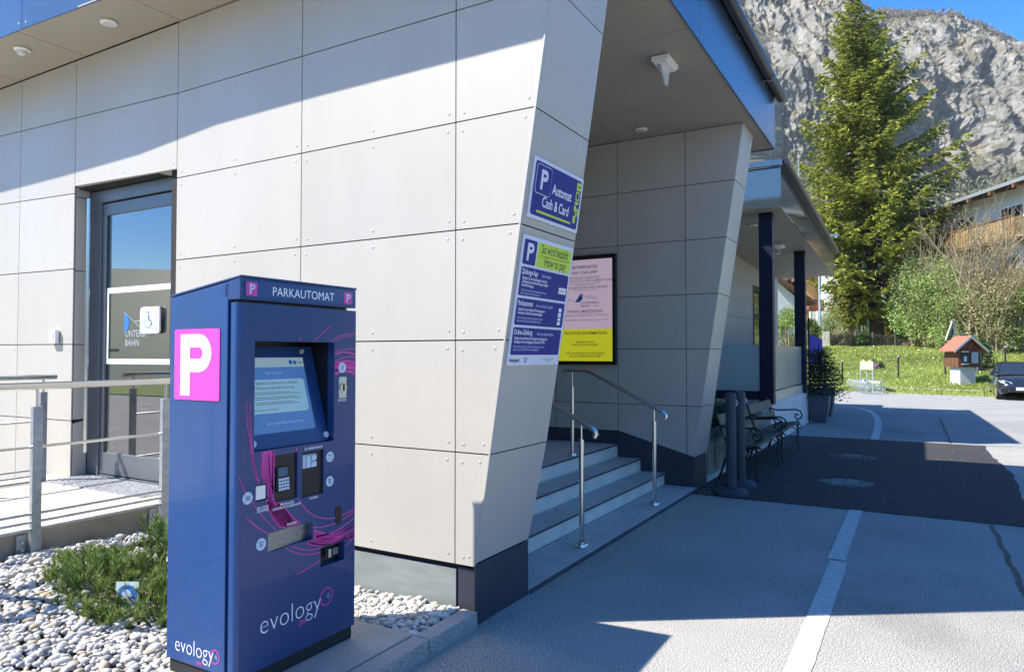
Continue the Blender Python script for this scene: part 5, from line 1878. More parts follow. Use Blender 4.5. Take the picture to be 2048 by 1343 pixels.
nx, ny = 60, 90
V, F = [], []
for j in range(ny + 1):
    y = -60 + 100 * j / ny
    for i in range(nx + 1):
        u = i / nx
        x = lawn_edge(y) + (u * 20 if u < .8 else 16 + (u - .8) * 5 * 180)
        V.append((x, y, lawn_z(x, y) + (0 if u < .8 else (u - .8) * 5 * 8)))
for j in range(ny):
    for i in range(nx):
        a = j * (nx + 1) + i
        F.append((a, a + 1, a + nx + 2, a + nx + 1))
asg = mat('lawn', (0.22, 0.27, 0.06), 0.9, vscale=1.5, c2=(0.14, 0.19, 0.04), bump=.5, bscale=12, detail=9)
lw = npmesh('lawn', np.array(V), F, 'lawn', smooth=True)
lw['kind'] = 'structure'
# grass blades and flowers on the bank
r2 = np.random.default_rng(5)
n_ = 60000
yy = r2.uniform(-8, 6.5, n_)
xx = lawn_edge(yy) + r2.uniform(0, 1, n_) ** .8 * 12.5 + .1
zz = np.array([lawn_z(a, b_) for a, b_ in zip(xx, yy)])
P = np.stack([xx, yy, zz], 1)
tag(leafmesh('grass', P, r2.normal(size=P.shape) * .45 + np.array([0, 0, 1]), r2.uniform(.05, .14, n_), .035, 'grass_blades', None, tri=True),
    'short spring grass on the sunny bank beyond the parking', 'grass', kind='stuff')
n_ = 1500
yy = r2.uniform(-8, 6.5, n_)
xx = lawn_edge(yy) + r2.uniform(.6, 11.5, n_)
keep = vnoise(xx * .6, yy * .6, 0 * xx, 3) > .42
xx, yy = xx[keep], yy[keep]
P = np.stack([xx, yy, np.array([lawn_z(a, b_) for a, b_ in zip(xx, yy)]) + .07], 1)
tag(leafmesh('meadow_flowers', P, r2.normal(size=P.shape) * np.array([1, 1, .2]), r2.uniform(.04, .09, len(P)), .06, 'flowers', None),
    'tiny white and yellow flowers dotting the grass bank', 'flowers', kind='stuff')
es = MB()
for k in range(60):
    y = -14 + k * .33
    x = lawn_edge(y)
    es.box(x + .02, x + .10, y, y + .32, -.05, .05)
o = es.build('lawn_edging', 'concrete')
o['kind'] = 'structure'
# low stone rim in the grass
o = MB().slab([(lawn_edge(2.2) + 1.5, 2.2, .12), (lawn_edge(-2.4) + 1.5, -2.4, .12), (lawn_edge(-2.4) + 1.66, -2.4, .12), (lawn_edge(2.2) + 1.66, 2.2, .12)], (0, 0, .09)).build('stone_rim', 'stone_pillar')
o['kind'] = 'structure'


def onlawn(px, D):
    x, y = at(px, D)
    return x, y, lawn_z(x, y)


fn = thing('wire_fence', 'low wire fence on thin black posts along the foot of the grass bank', 'fence', (*at(1796, 31), 0))
fp = []
for px in (1575, 1684, 1796, 1889.5, 2010):
    x, y, z = onlawn(px, 31.9 - (px - 1684) * .0045)
    fp.append((x, y, z))
    p = MB().cyl((x, y, z - .1), (x, y, z + .98), .035, 8).build('post', 'black_matt', fn)
    MB().tube([(x, y, z + .98), (x, y, z + 1.02), (x, y, z + 1.05)], [.045, .05, .02], 8).build('cap', 'alu', p)
for h in (.12, .32, .52, .72, .92):
    MB().tube([(a, b_, c + h) for a, b_, c in fp], .004, 4).build('wire', 'alu', fn)

# ------------------------------------------------------------------ bicycle rack with two yellow boards
bx_, by_ = at(1735, 29.2)
br = thing('bicycle_rack', 'silver spiral bicycle rack on the asphalt edge', 'bicycle rack', (bx_, by_, 0.004))
pA, pB = Vector((*at(1712, 30.8), 0.01)), Vector((*at(1752, 27.9), 0.01))
ax = pB - pA
sd = Vector((-ax.y, ax.x, 0)).normalized()
for k in range(9):
    c = pA + ax * ((k + .2) / 9)
    for s_ in (-1, 1):
        pts_ = []
        for q in range(13):
            a = q / 12 * 1.9 * math.pi - .35 * math.pi
            pts_.append(c + ax.normalized() * (.05 * q / 12) + sd * s_ * (.22 + .16 * math.cos(a) + .10 * q / 12) + Vector((0, 0, .26 + .19 * math.sin(a) + .012 * q)))
        MB().tube([c + sd * s_ * .05 + Vector((0, 0, .02))] + pts_, .017, 5).build('hoop', 'galv_far', br, smooth=True)
for s_ in (-.25, .0, .25):
    MB().cyl(pA + sd * s_ + Vector((0, 0, .03)), pB + sd * s_ + Vector((0, 0, .03)), .02, 6).build('base_rail', 'galv_far', br)
bs = thing('yellow_notice_boards', 'pair of pale yellow notice boards on steel tubes over the bicycle rack', 'sign', (*at(1733, 29.4), 0))
for px, D_ in ((1720.5, 30.0), (1733, 29.4), (1745, 28.8)):
    x, y = at(px, D_)
    MB().cyl((x, y, 0), (x, y, zat(732, D_)), .030, 8).build('post', 'galv_far', bs, smooth=True)
for p0, p1 in ((1721, 1732.5), (1734, 1746)):
    a, c = Vector((*at(p0, 29.9 if p0 < 1730 else 29.3), 0)), Vector((*at(p1, 29.3 if p0 < 1730 else 28.7), 0))
    z0, z1 = zat(738.5, 29.3), zat(723, 29.3)
    m_ = (a + c) / 2
    u = (c - a).normalized()
    pol = [a + Vector((0, 0, z0)), c + Vector((0, 0, z0)), c + Vector((0, 0, z1))]
    pol += [m_ + u * (.055 * math.cos(R(q))) + Vector((0, 0, z1 + .03 + .055 * math.sin(R(q)))) for q in range(0, 181, 30)]
    pol += [a + Vector((0, 0, z1))]
    MB().slab(pol, Vector((u.y, -u.x, 0)) * .03).build('board', 'yellow_sign', bs)

# ------------------------------------------------------------------ information hut with solar panel
kx, ky, kz = onlawn(1924, 29.2)
kz = .06
yaw = R(30 + 180 - 26)
ik = thing('information_hut', 'small brown wooden notice hut with red roof on a pale plank plinth', 'notice hut', (kx, ky, kz), rotz=R(300))
# local frame: -y is the front
h0, h1, hr = zat(733, 29.2) - kz, zat(698, 29.2) - kz, zat(674, 29.2) - kz
for k in range(4):
    MB().box(-.32 + k * .16, -.32 + k * .16 + .155, -.34, .32, -.3, h0 - .01).build('plinth_plank', 'paint_worn', ik)
bw_ = .45
for k in range(6):
    MB().box(-bw_ + k * .15, -bw_ + k * .15 + .145, -.45, -.42, h0, h1).build('front_board', 'red_wood', ik)
for k in range(4):
    for s_ in (-1, 1):
        MB().box(s_ * bw_ - (.03 if s_ > 0 else 0), s_ * bw_ + (.03 if s_ < 0 else 0), -.415 + k * .22, -.415 + k * .22 + .213, h0, h1).build('side_board', 'brown_wood' if s_ < 0 else 'red_wood', ik)  # left boards more orange: sunlight on that side put into the colour
MB().box(-bw_ + .04, bw_ - .04, -.41, .45, h0, h1).build('body', 'red_wood', ik)
MB().slab([(-bw_, -.43, h1), (bw_, -.43, h1), (0, -.43, hr - .06)], (0, .86, 0)).build('gable', 'red_wood', ik)
for s_ in (-1, 1):
    rf_ = MB().slab([(0, -.58, hr), (s_ * .68, -.58, h1 - .10), (s_ * .68, .50, h1 - .10), (0, .50, hr)], (0, 0, .05)).build('roof', 'roof_red', ik)
    MB().slab([(0, -.62, hr + .055), (s_ * .70, -.62, h1 - .055), (s_ * .70, -.62, h1 - .155), (0, -.62, hr - .05)], (0, .035, 0)).build('verge_board', 'galv_far', ik)
for x0, x1, m_ in ((-.34, -.04, 'window_dark'), (.04, .38, 'window_dark')):
    wf = MB().box(x0, x1, -.475, -.452, h0 + .12, h1 - .10).build('show_case', m_, ik)
    if x0 > 0:
        MB().box(x0 + .03, x1 - .03, -.482, -.476, h0 + .15, h1 - .12).build('notice_sheet', 'grey_print', wf)
    else:
        MB().box(x0 + .10, x1 - .08, -.482, -.476, h0 + .22, h1 - .30).build('notice_sheet', 'icon', wf)
        MB().box(x0, x1, -.490, -.476, h0 + .10, h0 + .135).box(x0, x1, -.490, -.476, h1 - .12, h1 - .085).build('white_rail', 'white', wf)
x, y, z = onlawn(1905, 32.2)
spn = thing('solar_panel', 'tilted solar panel on a mast behind the notice hut', 'solar panel', (x, y, z))
p0, p1 = Vector((*at(1891.5, 32.2), zat(680, 32.2))), Vector((*at(1905.5, 32.2), zat(642, 32.2)))
sdv = (Vector((*at(1899, 32.0), 0)) - Vector((*at(1892, 32.0), 0))) + Vector((.25, -.1, 0))
nn = (p1 - p0).cross(sdv).normalized()
MB().slab([p0, p0 + sdv, p1 + sdv, p1], nn * .035).build('panel_frame', 'galv_far', spn)
for k in range(7):
    for j in (0, 1):
        a, c = p0.lerp(p1, (k + .10) / 7), p0.lerp(p1, (k + .92) / 7)
        s0, s1_ = sdv * (.10 + .42 * j), sdv * (.47 + .42 * j)
        for sg in (1, -1):
            MB().slab([a + s0 + nn * (.036 if sg > 0 else -.001), a + s1_ + nn * (.036 if sg > 0 else -.001), c + s1_ + nn * (.036 if sg > 0 else -.001), c + s0 + nn * (.036 if sg > 0 else -.001)], nn * .004 * sg).build('cell', 'solar', spn)
mx_ = Vector((*at(1909, 32.3), 0))
MB().cyl((mx_.x, mx_.y, 0), (mx_.x, mx_.y, zat(648, 32.3)), .035, 8).cyl((mx_.x, mx_.y, zat(668, 32.3)), (*at(1937, 32.3), zat(667, 32.3)), .02, 6).cyl((mx_.x, mx_.y, zat(646, 32.3)), tuple(p1 + sdv * .5), .02, 6).build('mast', 'galv_far', spn)
x, y = at(1954.5, 30.6)
MB_ = MB().cyl((x, y, 0), (x, y, zat(700, 30.6)), .045, 8).cyl((x + .1, y - .12, 0), (x + .1, y - .12, zat(702, 30.6)), .03, 8)
tag(MB_.build('steel_post', 'frame_metal'), 'thin grey steel post just right of the notice hut', 'post')

# ------------------------------------------------------------------ parked car
cr = thing('parked_car', 'dark grey hatchback parked beyond the forecourt, cut by the right edge', 'car', (0, 0, 0), rotz=0)
f_c = Vector((*at(2004.5, 24.8), 0))
r_c = Vector((*at(1987, 27.3), 0))
axv = (f_c - r_c).normalized()
cr.rotation_euler = (0, 0, math.atan2(axv.y, axv.x))
lft = Vector((-axv.y, axv.x, 0))
# which side is towards the visible flank: put the car's body on the right-hand side of the photo
side = 1 if (lft.dot(Vector((.5, -.866, 0))) > 0) else -1
ctr = (f_c + r_c) / 2 + lft * side * .56
cr.location = (ctr.x, ctr.y, .004)
cr.scale = (.92, .92, .90)
# local: +x forward, y sideways
secs = [(-2.02, .55, .36, .80, .80), (-1.95, .74, .30, .92, .95), (-1.70, .80, .24, 1.02, 1.12), (-1.30, .82, .20, 1.02, 1.0), (-.6, .83, .18, 1.00, 1.0),
        (.3, .83, .18, .97, 1.0), (.95, .83, .18, .93, .96), (1.45, .81, .20, .86, .88), (1.80, .76, .22, .76, .78), (1.98, .66, .26, .64, .66), (2.06, .52, .32, .54, .56)]
b = MB()
for i, (x, hw, zb, zs, zt_) in enumerate(secs):
    for (yy, zz) in ((-hw * .92, zb), (-hw, zb + .14), (-hw * 1.02, (zb + zs) / 2 + .04), (-hw * .95, zs - .02), (-hw * .72, zs + .03), (0, zs + .055),
                     (hw * .72, zs + .03), (hw * .95, zs - .02), (hw * 1.02, (zb + zs) / 2 + .04), (hw, zb + .14), (hw * .92, zb)):
        b.v.append((x, yy, zz))
for i in range(len(secs) - 1):
    for j in range(10):
        a = i * 11 + j
        b.f.append((a, a + 1, a + 12, a + 11))
b.f.append(tuple(range(10, -1, -1)))
b.f.append(tuple((len(secs) - 1) * 11 + j for j in range(11)))
b.mi = [0] * len(b.f)
bo = b.build('body', 'car_paint', cr, smooth=True)
gw = MB()
g0 = [(-1.80, .66, .98), (-1.35, .56, 1.36), (-.35, .57, 1.44), (.25, .56, 1.40), (1.12, .68, .95)]
for x, hw, z in g0:
    gw.v += [(x, -hw, z), (x, -hw * .6, z + .03), (x, hw * .6, z + .03), (x, hw, z)]
lo = [(-1.80, .76, .96), (-1.35, .78, .98), (-.35, .79, .98), (.25, .79, .97), (1.12, .76, .92)]
nb_ = len(g0)
for i in range(nb_ - 1):
    for j in range(3):
        a = i * 4 + j
        gw.f.append((a, a + 1, a + 5, a + 4))
k0 = len(gw.v)
for x, hw, z in lo:
    gw.v += [(x, -hw, z), (x, hw, z)]
for i in range(nb_ - 1):
    gw.f.append((i * 4, i * 4 + 4, k0 + 2 * i + 2, k0 + 2 * i))
    gw.f.append((i * 4 + 3, k0 + 2 * i + 1, k0 + 2 * i + 3, i * 4 + 7))
gw.mi = [0] * len(gw.f)
gw.build('windows', 'window_dark', cr)
MB().slab([(-1.33, -.55, 1.395), (.22, -.55, 1.425), (.22, .55, 1.425), (-1.33, .55, 1.395)], (0, 0, .05)).build('roof', 'car_paint', cr, smooth=True)
for s_ in (-1, 1):
    MB().tube([(1.10, s_ * .70, .96), (.26, s_ * .585, 1.42), (-.35, s_ * .60, 1.46), (-1.35, s_ * .585, 1.385)], .022, 6).build('roof_pillar', 'car_paint', cr, smooth=True)
    MB().tube([(1.0, s_ * .745, .965), (.0, s_ * .80, 1.0), (-1.7, s_ * .77, 1.0)], .012, 6).build('window_trim', 'alu', cr)
    MB().slab([(1.96, s_ * .36, .60), (1.86, s_ * .70, .66), (1.66, s_ * .77, .74), (1.74, s_ * .62, .76), (1.92, s_ * .38, .68)], (.07, 0, .01)).build('headlight', 'head_lamp', cr)
    MB().slab([(2.03, s_ * .50, .30), (1.96, s_ * .70, .30), (1.96, s_ * .70, .46), (2.03, s_ * .52, .44)], (.04, 0, 0)).build('fog_lamp_bay', 'black', cr)
    MB().tube([(.82, s_ * .80, .98), (.80, s_ * .90, 1.0), (.78, s_ * .95, 1.02)], [.03, .075, .05], 10).build('mirror', 'car_paint', cr, smooth=True)
    for x in (-1.30, 1.30):
        wl = MB().tube([(x, s_ * .60, .315), (x, s_ * .62, .315), (x, s_ * .80, .315), (x, s_ * .815, .315)], [.29, .315, .315, .29], 24).build('wheel', 'tyre', cr, smooth=True)
        MB().tube([(x, s_ * .812, .315), (x, s_ * .822, .315)], [.215, .20], 20).build('rim', 'alu', wl)
MB().slab([(2.08, -.42, .34), (2.08, .42, .34), (2.03, .50, .50), (2.03, -.50, .50)], (.03, 0, 0)).build('grille', 'black', cr)
MB().box(2.10, 2.12, -.26, .26, .40, .51).build('number_plate', 'white_print', cr)
MB().slab([(.62, .10, 1.10), (.62, .28, 1.10), (.50, .28, 1.17), (.50, .10, 1.17)], (.03, 0, .03)).build('windscreen_sticker', 'white_print', cr)
if side > 0:
    pass

# ------------------------------------------------------------------ picket fence and gate pillar on top of the bank
x, y, z = onlawn(1652, 43.5)
gp = MB().box(x - .25, x + .25, y - .25, y + .25, z - .3, z + 1.05).build('gate_pillar', 'stone_pillar', bevel=.03)
tag(gp, 'square stone gate pillar at the left end of the brown picket fence', 'pillar')
pf = thing('picket_fence', 'old brown wooden picket fence on top of the grass bank', 'fence', (*at(1740, 44), 1.9))
n_ = 62
prev = None
for k in range(n_):
    px = 1662 + k * 3.15
    D_ = 43.6 + .8 * math.sin(k * .03)
    x, y, z = onlawn(px, D_)
    u = Vector((*at(px + 1, D_), 0)) - Vector((*at(px, D_), 0))
    u.normalize()
    a = Vector((x, y, z)) - u * .028
    c = Vector((x, y, z)) + u * .028
    h = .92 + random.uniform(-.06, .06)
    lean_ = u * random.uniform(-.02, .02)
    MB().slab([a, c, c + Vector((0, 0, h - .06)) + lean_, (a + c) / 2 + Vector((0, 0, h)) + lean_, a + Vector((0, 0, h - .06)) + lean_], Vector((u.y, -u.x, 0)) * .03).build('picket', 'picket', pf)
for h in (.25, .70):
    MB().tube([(*at(1662 + k * 19.5, 43.7 + .8 * math.sin(k * .2)), lawn_z(*at(1662 + k * 19.5, 43.7)) + h) for k in range(11)], .035, 4).build('rail', 'picket', pf)
for px in (1700, 1745, 1790, 1814, 1850):
    x, y, z = onlawn(px, 43.9)
    w_ = .05 if px != 1814 else .28
    MB().box(x - w_, x + w_, y - w_, y + w_, z - .2, z + 1.0).build('fence_post', 'picket', pf)

# ------------------------------------------------------------------ the big spruce
tx, ty = at(1757, 47.5)
tz = 2.0
big = thing('spruce_tree', 'huge dark green and yellowish spruce rising in front of the rock face', 'tree', (tx, ty, tz - .4))
Hs = 24.8


def spruce_prof(zz, a):
    f = zz / Hs
    # widest around 40 % of the height, long boughs on the right
    keys = [(0.0, 2.0), (.12, 4.0), (.2, 5.0), (.30, 5.5), (.42, 5.2), (.52, 4.7), (.62, 3.9), (.74, 2.9), (.84, 2.0), (.92, 1.15), (1.0, .2)]
    for (f0, v0), (f1, v1) in zip(keys, keys[1:]):
        if f <= f1:
            v = v0 + (v1 - v0) * (f - f0) / (f1 - f0)
            break
    else:
        v = .2
    rd = math.cos(a - R(-60))         # +1 towards the right of the photograph
    return .93 * v * (1 + .12 * rd) * (.80 if abs(math.sin(a - R(-60))) > .8 else 1)


conifer(big, tx, ty, tz - .4, Hs, spruce_prof, lean=(-.5 * 1.5, .866 * 1.5), step=.70, nb=7, leaf=.34, leafw=.13, m='spruce', seed=8, z0=3.0, trunk_r=.46, twn=15, droop=.24, dens=6, vary=True)

# ------------------------------------------------------------------ shrubs and trees round the bank
x, y, z = onlawn(1872, 39)
bush('leafy_shrub', 'big fresh green shrub left of and behind the notice hut', x, y, z, 2.4, 5.4, 15000, .14, 'leaf_fresh', 3, 14, 'twig', lobes=34, ry=2.6, depth=3)
x, y, z = onlawn(1835, 41)
bush('leafy_shrub', 'dark green shrub between the spruce trunk and the bright shrub', x, y, z, 1.6, 6.0, 9000, .15, 'leaf_dark', 4, 8, 'twig_brown', lobes=18)
x, y, z = onlawn(1955, 35.5)
bush('bare_shrub', 'tall bare tan shrub behind the notice hut', x, y, z, 1.7, 7.4, 1500, .09, 'leaf_tan', 5, 11, 'twig', lobes=14, depth=3)
x, y, z = onlawn(2000, 34.5)
bush('bare_shrub', 'dense tan shrub behind the parked car', x, y, z, 2.2, 4.0, 9000, .12, 'leaf_tan', 6, 13, 'twig', lobes=20, depth=3)
x, y, z = onlawn(1995, 36.0)
bush('bare_shrub', 'leggy bare shrub reaching up to the balconies at the right', x, y, z, 1.4, 7.6, 900, .09, 'leaf_tan', 16, 7, 'twig', lobes=12, depth=3)
x, y, z = onlawn(2045, 34)
bush('leafy_shrub', 'yellow-green shrub at the right edge above the car', x, y, z, 1.5, 3.6, 9000, .13, 'leaf_fresh', 7, 8, 'twig', lobes=14)
x, y, z = onlawn(1925, 36.5)
bush('leafy_shrub', 'green shrub directly behind the notice hut roof', x, y, z, 1.9, 3.9, 9000, .12, 'leaf_fresh', 15, 12, 'twig', lobes=14)
x, y, z = onlawn(1903, 34.4)
bush('low_bush', 'low green bush at the left foot of the notice hut', x, y, z, 1.0, 1.5, 6000, .10, 'leaf_fresh', 17, 5, 'twig', lobes=8)
x, y, z = onlawn(1950, 31.3)
bush('low_bush', 'dark low bush right of the plank plinth', x, y, z, .8, 1.5, 4000, .10, 'leaf_dark', 18, 5, 'twig_brown', lobes=8)
x, y, z = onlawn(1722, 44.2)
bush('ivy_bush', 'dark evergreen bush against the fence left of the spruce trunk', x, y, z, .85, 1.1, 4500, .10, 'leaf_dark', 8, 5, 'twig_brown', lobes=8)
x, y, z = onlawn(1668, 44.4)
bush('ivy_bush', 'grey-green climbing bush on the left part of the picket fence', x, y, z, .9, 1.2, 3500, .09, 'leaf_tan', 9, 6, 'twig', lobes=8)
x, y, z = onlawn(1690, 50)
bush('young_tree', 'yellow-green budding young tree behind the picket fence', x, y, z, 1.9, 5.0, 5500, .11, 'leaf_tan', 10, 7, 'twig', cat='tree', lobes=16, depth=3)
x, y, z = onlawn(1725, 51)
bush('young_tree', 'thin bare young tree with orange stem left of the spruce trunk', x, y, z, 1.3, 5.4, 500, .10, 'leaf_gold', 11, 3, 'twig', cat='tree', lobes=10, depth=3)
x, y, z = onlawn(1795, 52)
bush('forsythia_bush', 'golden yellow bush behind the fence right of the spruce trunk', x, y, z, 1.6, 3.4, 5500, .12, 'leaf_gold', 12, 8, 'twig', lobes=12)
x, y, z = onlawn(1640, 46)
bush('young_tree', 'light green bush seen between the terrace posts', x, y, z, 1.6, 2.6, 5000, .11, 'leaf_fresh', 13, 6, 'twig', cat='tree', lobes=10)
x, y, z = onlawn(1575, 40)
bush('leafy_shrub', 'light green bush behind the terrace glass', x, y, z, 1.2, 3.0, 5000, .11, 'leaf_fresh', 14, 6, 'twig', lobes=10)
x, y, z = onlawn(1758, 34.0)
bush('flowering_cushion', 'small dark cushion plant in the grass right of the bicycle rack', x, y, z, .38, .38, 900, .05, 'leaf_dark', 19, 3, 'twig_brown', lobes=5, depth=1)
x, y, z = onlawn(1748.5, 34.0)
t = thing('purple_flowers', 'tuft of purple flowers beside the dark cushion plant', 'flowers', (x, y, z))
P = np.array([x, y, z + .16]) + r2.normal(size=(260, 3)) * np.array([.10, .10, .06])
leafmesh('blossom', P, r2.normal(size=P.shape), .05, .045, 'purple', t)
MB().tube([(x, y, z - .05), (x, y, z + .12)], [.03, .06], 6).build('stem', 'leaf_dark', t)

for k, (x, y, rx, h, mm, lab) in enumerate(((21, -19, 2.6, 7.5, 'leaf_dark', 'dark bushy tree across the forecourt, nearest the camera side'),
                                            (29, -17, 2.8, 8.5, 'leaf_fresh', 'light green tree across the forecourt, second of the row'),
                                            (37, -19, 2.8, 8.0, 'leaf_dark', 'dark bushy tree across the forecourt, third of the row'),
                                            (45, -16, 3.0, 9.0, 'leaf_fresh', 'light green tree across the forecourt, farthest of the row'))):
    bush('roadside_tree', lab, x, y, 0, rx, h, 5000, .30, mm, 60 + k, 5, 'twig_brown', cat='tree', lobes=14, group='trees across the forecourt')

# ------------------------------------------------------------------ street lamp behind the terrace roof
lx, ly = at(1640, 40)
sl_ = thing('street_lamp', 'street lamp arm reaching out over the terrace roof in front of the spruce', 'street lamp', (lx, ly, 1.0))
MB().tube([(lx, ly, .8), (lx, ly, zat(472, 40)), (*at(1644, 40), zat(469, 40)), (*at(1672, 40), zat(468, 40))], [.07, .05, .04, .03], 8).build('pole', 'galv_far', sl_, smooth=True)
MB().slab([Vector((*at(1668, 40), zat(471, 40))), Vector((*at(1680, 40), zat(471.5, 40))), Vector((*at(1680, 40), zat(466, 40))), Vector((*at(1668, 40), zat(467, 40)))], (.1, .17, 0)).build('lamp_head', 'galv_far', sl_)

# ------------------------------------------------------------------ houses


def block(t, D0, D1, S0, S1, z0, z1, m, name='wall'):
    """box aligned with the view axes"""
    c = [camdir(D0, S0), camdir(D0, S1), camdir(D1, S1), camdir(D1, S0)]
    return MB().slab([(x, y, z0) for x, y in c], (0, 0, z1 - z0)).build(name, m, t)


def Dw(t, D, S0, S1, z0, z1, m, name, d=.08, parent=None):
    """plate on a front that faces the camera, at depth D"""
    c = [camdir(D, S0), camdir(D, S1), camdir(D - d, S1), camdir(D - d, S0)]
    return MB().slab([(x, y, z0) for x, y in c], (0, 0, z1 - z0)).build(name, m, parent or t)


def Sw(t, S, D0, D1, z0, z1, m, name, d=.08, parent=None):
    """plate on a side that faces left, at lateral distance S"""
    c = [camdir(D0, S), camdir(D1, S), camdir(D1, S - d), camdir(D0, S - d)]
    return MB().slab([(x, y, z0) for x, y in c], (0, 0, z1 - z0)).build(name, m, parent or t)


S0 = 28.6
ch = thing('chalet_house', 'white chalet with wooden balconies and dark overhanging roof at the right edge', 'house', (*camdir(42, 33), 2))
block(ch, 34.0, 47.5, S0, 40, 1.0, 11.2, 'render_white')
block(ch, 30.0, 39.6, S0 - .12, S0 - .001, 1.0, 9.0, 'render_white', 'lower_wall')
rf_ = MB().slab([(*camdir(30, S0 - 1.35), 10.85), (*camdir(48.5, S0 - 1.35), 10.85), (*camdir(48.5, 41), 15.2), (*camdir(30, 41), 15.2)], (0, 0, .20)).build('roof', 'roof_dark', ch)
MB().slab([(*camdir(30, S0 - 1.41), 10.88), (*camdir(48.5, S0 - 1.41), 10.88), (*camdir(48.5, S0 - 1.41), 11.08), (*camdir(30, S0 - 1.41), 11.08)], (.03, -.05, 0)).build('eaves_gutter', 'galv_far', rf_)
for k in range(9):
    D_ = 32 + k * 1.9
    MB().slab([(*camdir(D_, S0 - 1.5), 10.62), (*camdir(D_ + .2, S0 - 1.5), 10.62), (*camdir(D_ + .2, S0), 11.0), (*camdir(D_, S0), 11.0)], (0, 0, .2)).build('rafter', 'brown_wood', ch)
MB().tube([(*camdir(35.6, S0 - 1.35), 10.85), (*camdir(35.6, S0 - 1.6), 10.4), (*camdir(35.0, S0 - .25), 9.6), (*camdir(35.0, S0 - .2), 1)], .07, 6).build('downpipe', 'white', ch, smooth=True)
block(ch, 37.5, 39.8, S0 + .6, S0 + 2.4, 11.3, 12.9, 'roof_dark', 'dormer')
for zb, zt_, D0, D1 in ((8.05, 9.15, 38.2, 46.8), (5.2, 6.3, 38.2, 46.8)):
    bc = MB().slab([(x, y, zb - .15) for x, y in (camdir(D0, S0 - 1.2), camdir(D1, S0 - 1.2), camdir(D1, S0 - .01), camdir(D0, S0 - .01))], (0, 0, .15)).build('balcony', 'brown_wood', ch)
    n_ = 34
    for k in range(n_):
        d0 = D0 + (D1 - D0) * k / n_
        Sw(ch, S0 - 1.2, d0, d0 + .19, zb, zt_, 'ochre_wood' if k < 20 else 'brown_wood', 'balcony_board', .03, bc)  # far boards browner: the shade on them is put into the wood colour
    for k in range(5):
        s_ = S0 - 1.2 + k * .24
        Dw(ch, D0, s_, s_ + .19, zb, zt_, 'ochre_wood', 'balcony_board', .03, bc)
    Sw(ch, S0 - 1.19, D0, D1, zt_, zt_ + .07, 'brown_wood', 'hand_rail', .1, bc)
for D0, D1, z0, z1 in ((38.9, 40.8, 8.3, 10.1), (43.0, 44.8, 8.3, 10.2), (39.2, 40.9, 5.4, 7.3), (43.3, 45.0, 5.4, 7.3), (35.9, 37.0, 5.2, 6.4)):
    f_ = Sw(ch, S0 - .001, D0, D1, z0, z1, 'white', 'window', .10)
    for q in (0, 1):
        a = D0 + .1 + q * (D1 - D0 - .1) / 2
        Sw(ch, S0 - .10, a, a + (D1 - D0 - .1) / 2 - .1, z0 + .1, z1 - .1, 'window_dark', 'pane', .02, f_)
Sw(ch, S0 - .3, 44.2, 46.6, 8.0, 9.6, 'red_wood', 'red_awning', .4)
arch = [(a, 3.2 + .0) for a in (0,)]
for k in range(7):
    a = math.pi * k / 6
    c = camdir(34.6 + 1.0 * math.cos(a), S0 - .28)
    MB().box(c[0] - .12, c[0] + .12, c[1] - .12, c[1] + .12, 3.6 + 1.0 * math.sin(a) - .14, 3.6 + 1.0 * math.sin(a) + .14).build('arch_stone', 'stone_pillar', ch)

hw_ = thing('white_cottage', 'white cottage with sloping brown roof seen between the dark terrace posts', 'house', (*at(1570, 46), 1))
sL, sR = (1540 - 1024) / 1405 * 46, (1610 - 1024) / 1405 * 46
zl, zr = zat(566, 46), zat(602, 46)
c0, c1 = camdir(46, sL), camdir(46, sR)
MB().slab([(*c0, .5), (*c1, .5), (*c1, zr - .2), (*c0, zl + .55)], (5, 3, 0)).build('wall', 'render_white', hw_)
cR, cL = camdir(45.2, sR + .5), camdir(45.2, sL - .5)
MB().slab([(*cL, zl + .75), (*cR, zr - .25), (*cR, zr - .10), (*cL, zl + .93)], (6.5, 3.8, 0)).build('roof', 'roof_tile', hw_)
f_ = Dw(hw_, 45.99, (1560 - 1024) / 1405 * 46, (1571 - 1024) / 1405 * 46, zat(668, 46), zat(632, 46), 'grey_print', 'window', .06)
Dw(hw_, 45.93, (1562 - 1024) / 1405 * 46, (1569.5 - 1024) / 1405 * 46, zat(665, 46), zat(635, 46), 'window_dark', 'pane', .02, f_)
hb = thing('pink_house', 'pale rose house rising behind the white cottage', 'house', (*at(1590, 62), 1))
s_a, s_b = (1500 - 1024) / 1405 * 62, (1625 - 1024) / 1405 * 62
block(hb, 62, 70, s_a, s_b, 1, zat(545, 62), 'render_cream')
rf_ = block(hb, 61.2, 71, s_a - .8, s_b + .8, zat(545, 62), zat(538, 62), 'roof_tile', 'roof')
for px in (1593, 1575):
    s_ = (px - 1024) / 1405 * 62
    f_ = Dw(hb, 61.99, s_ - .35, s_ + .35, zat(582, 62), zat(562, 62), 'brown_wood', 'window', .05)
    Dw(hb, 61.93, s_ - .22, s_ + .22, zat(580, 62), zat(565, 62), 'window_dark', 'pane', .02, f_)
ho = thing('orange_house', 'orange rendered house with red-brown balcony left of the spruce', 'house', (*at(1640, 60), 1))
s_a, s_b = (1608 - 1024) / 1405 * 60, (1656 - 1024) / 1405 * 60
block(ho, 60, 66, s_a, s_b, 1, zat(560, 60), 'render_orange')
block(ho, 59.4, 67, s_a - .5, s_b + .5, zat(560, 60), zat(553, 60), 'roof_tile', 'roof')
bc = Dw(ho, 59.99, s_a, s_b + .2, zat(622, 60), zat(618, 60), 'red_wood', 'balcony', 1.1)
n_ = 12
for k in range(n_):
    a = s_a + (s_b - s_a) * k / n_
    Dw(ho, 58.95, a, a + (s_b - s_a) / n_ - .03, zat(618, 60), zat(600, 60), 'red_wood', 'balcony_board', .04, bc)
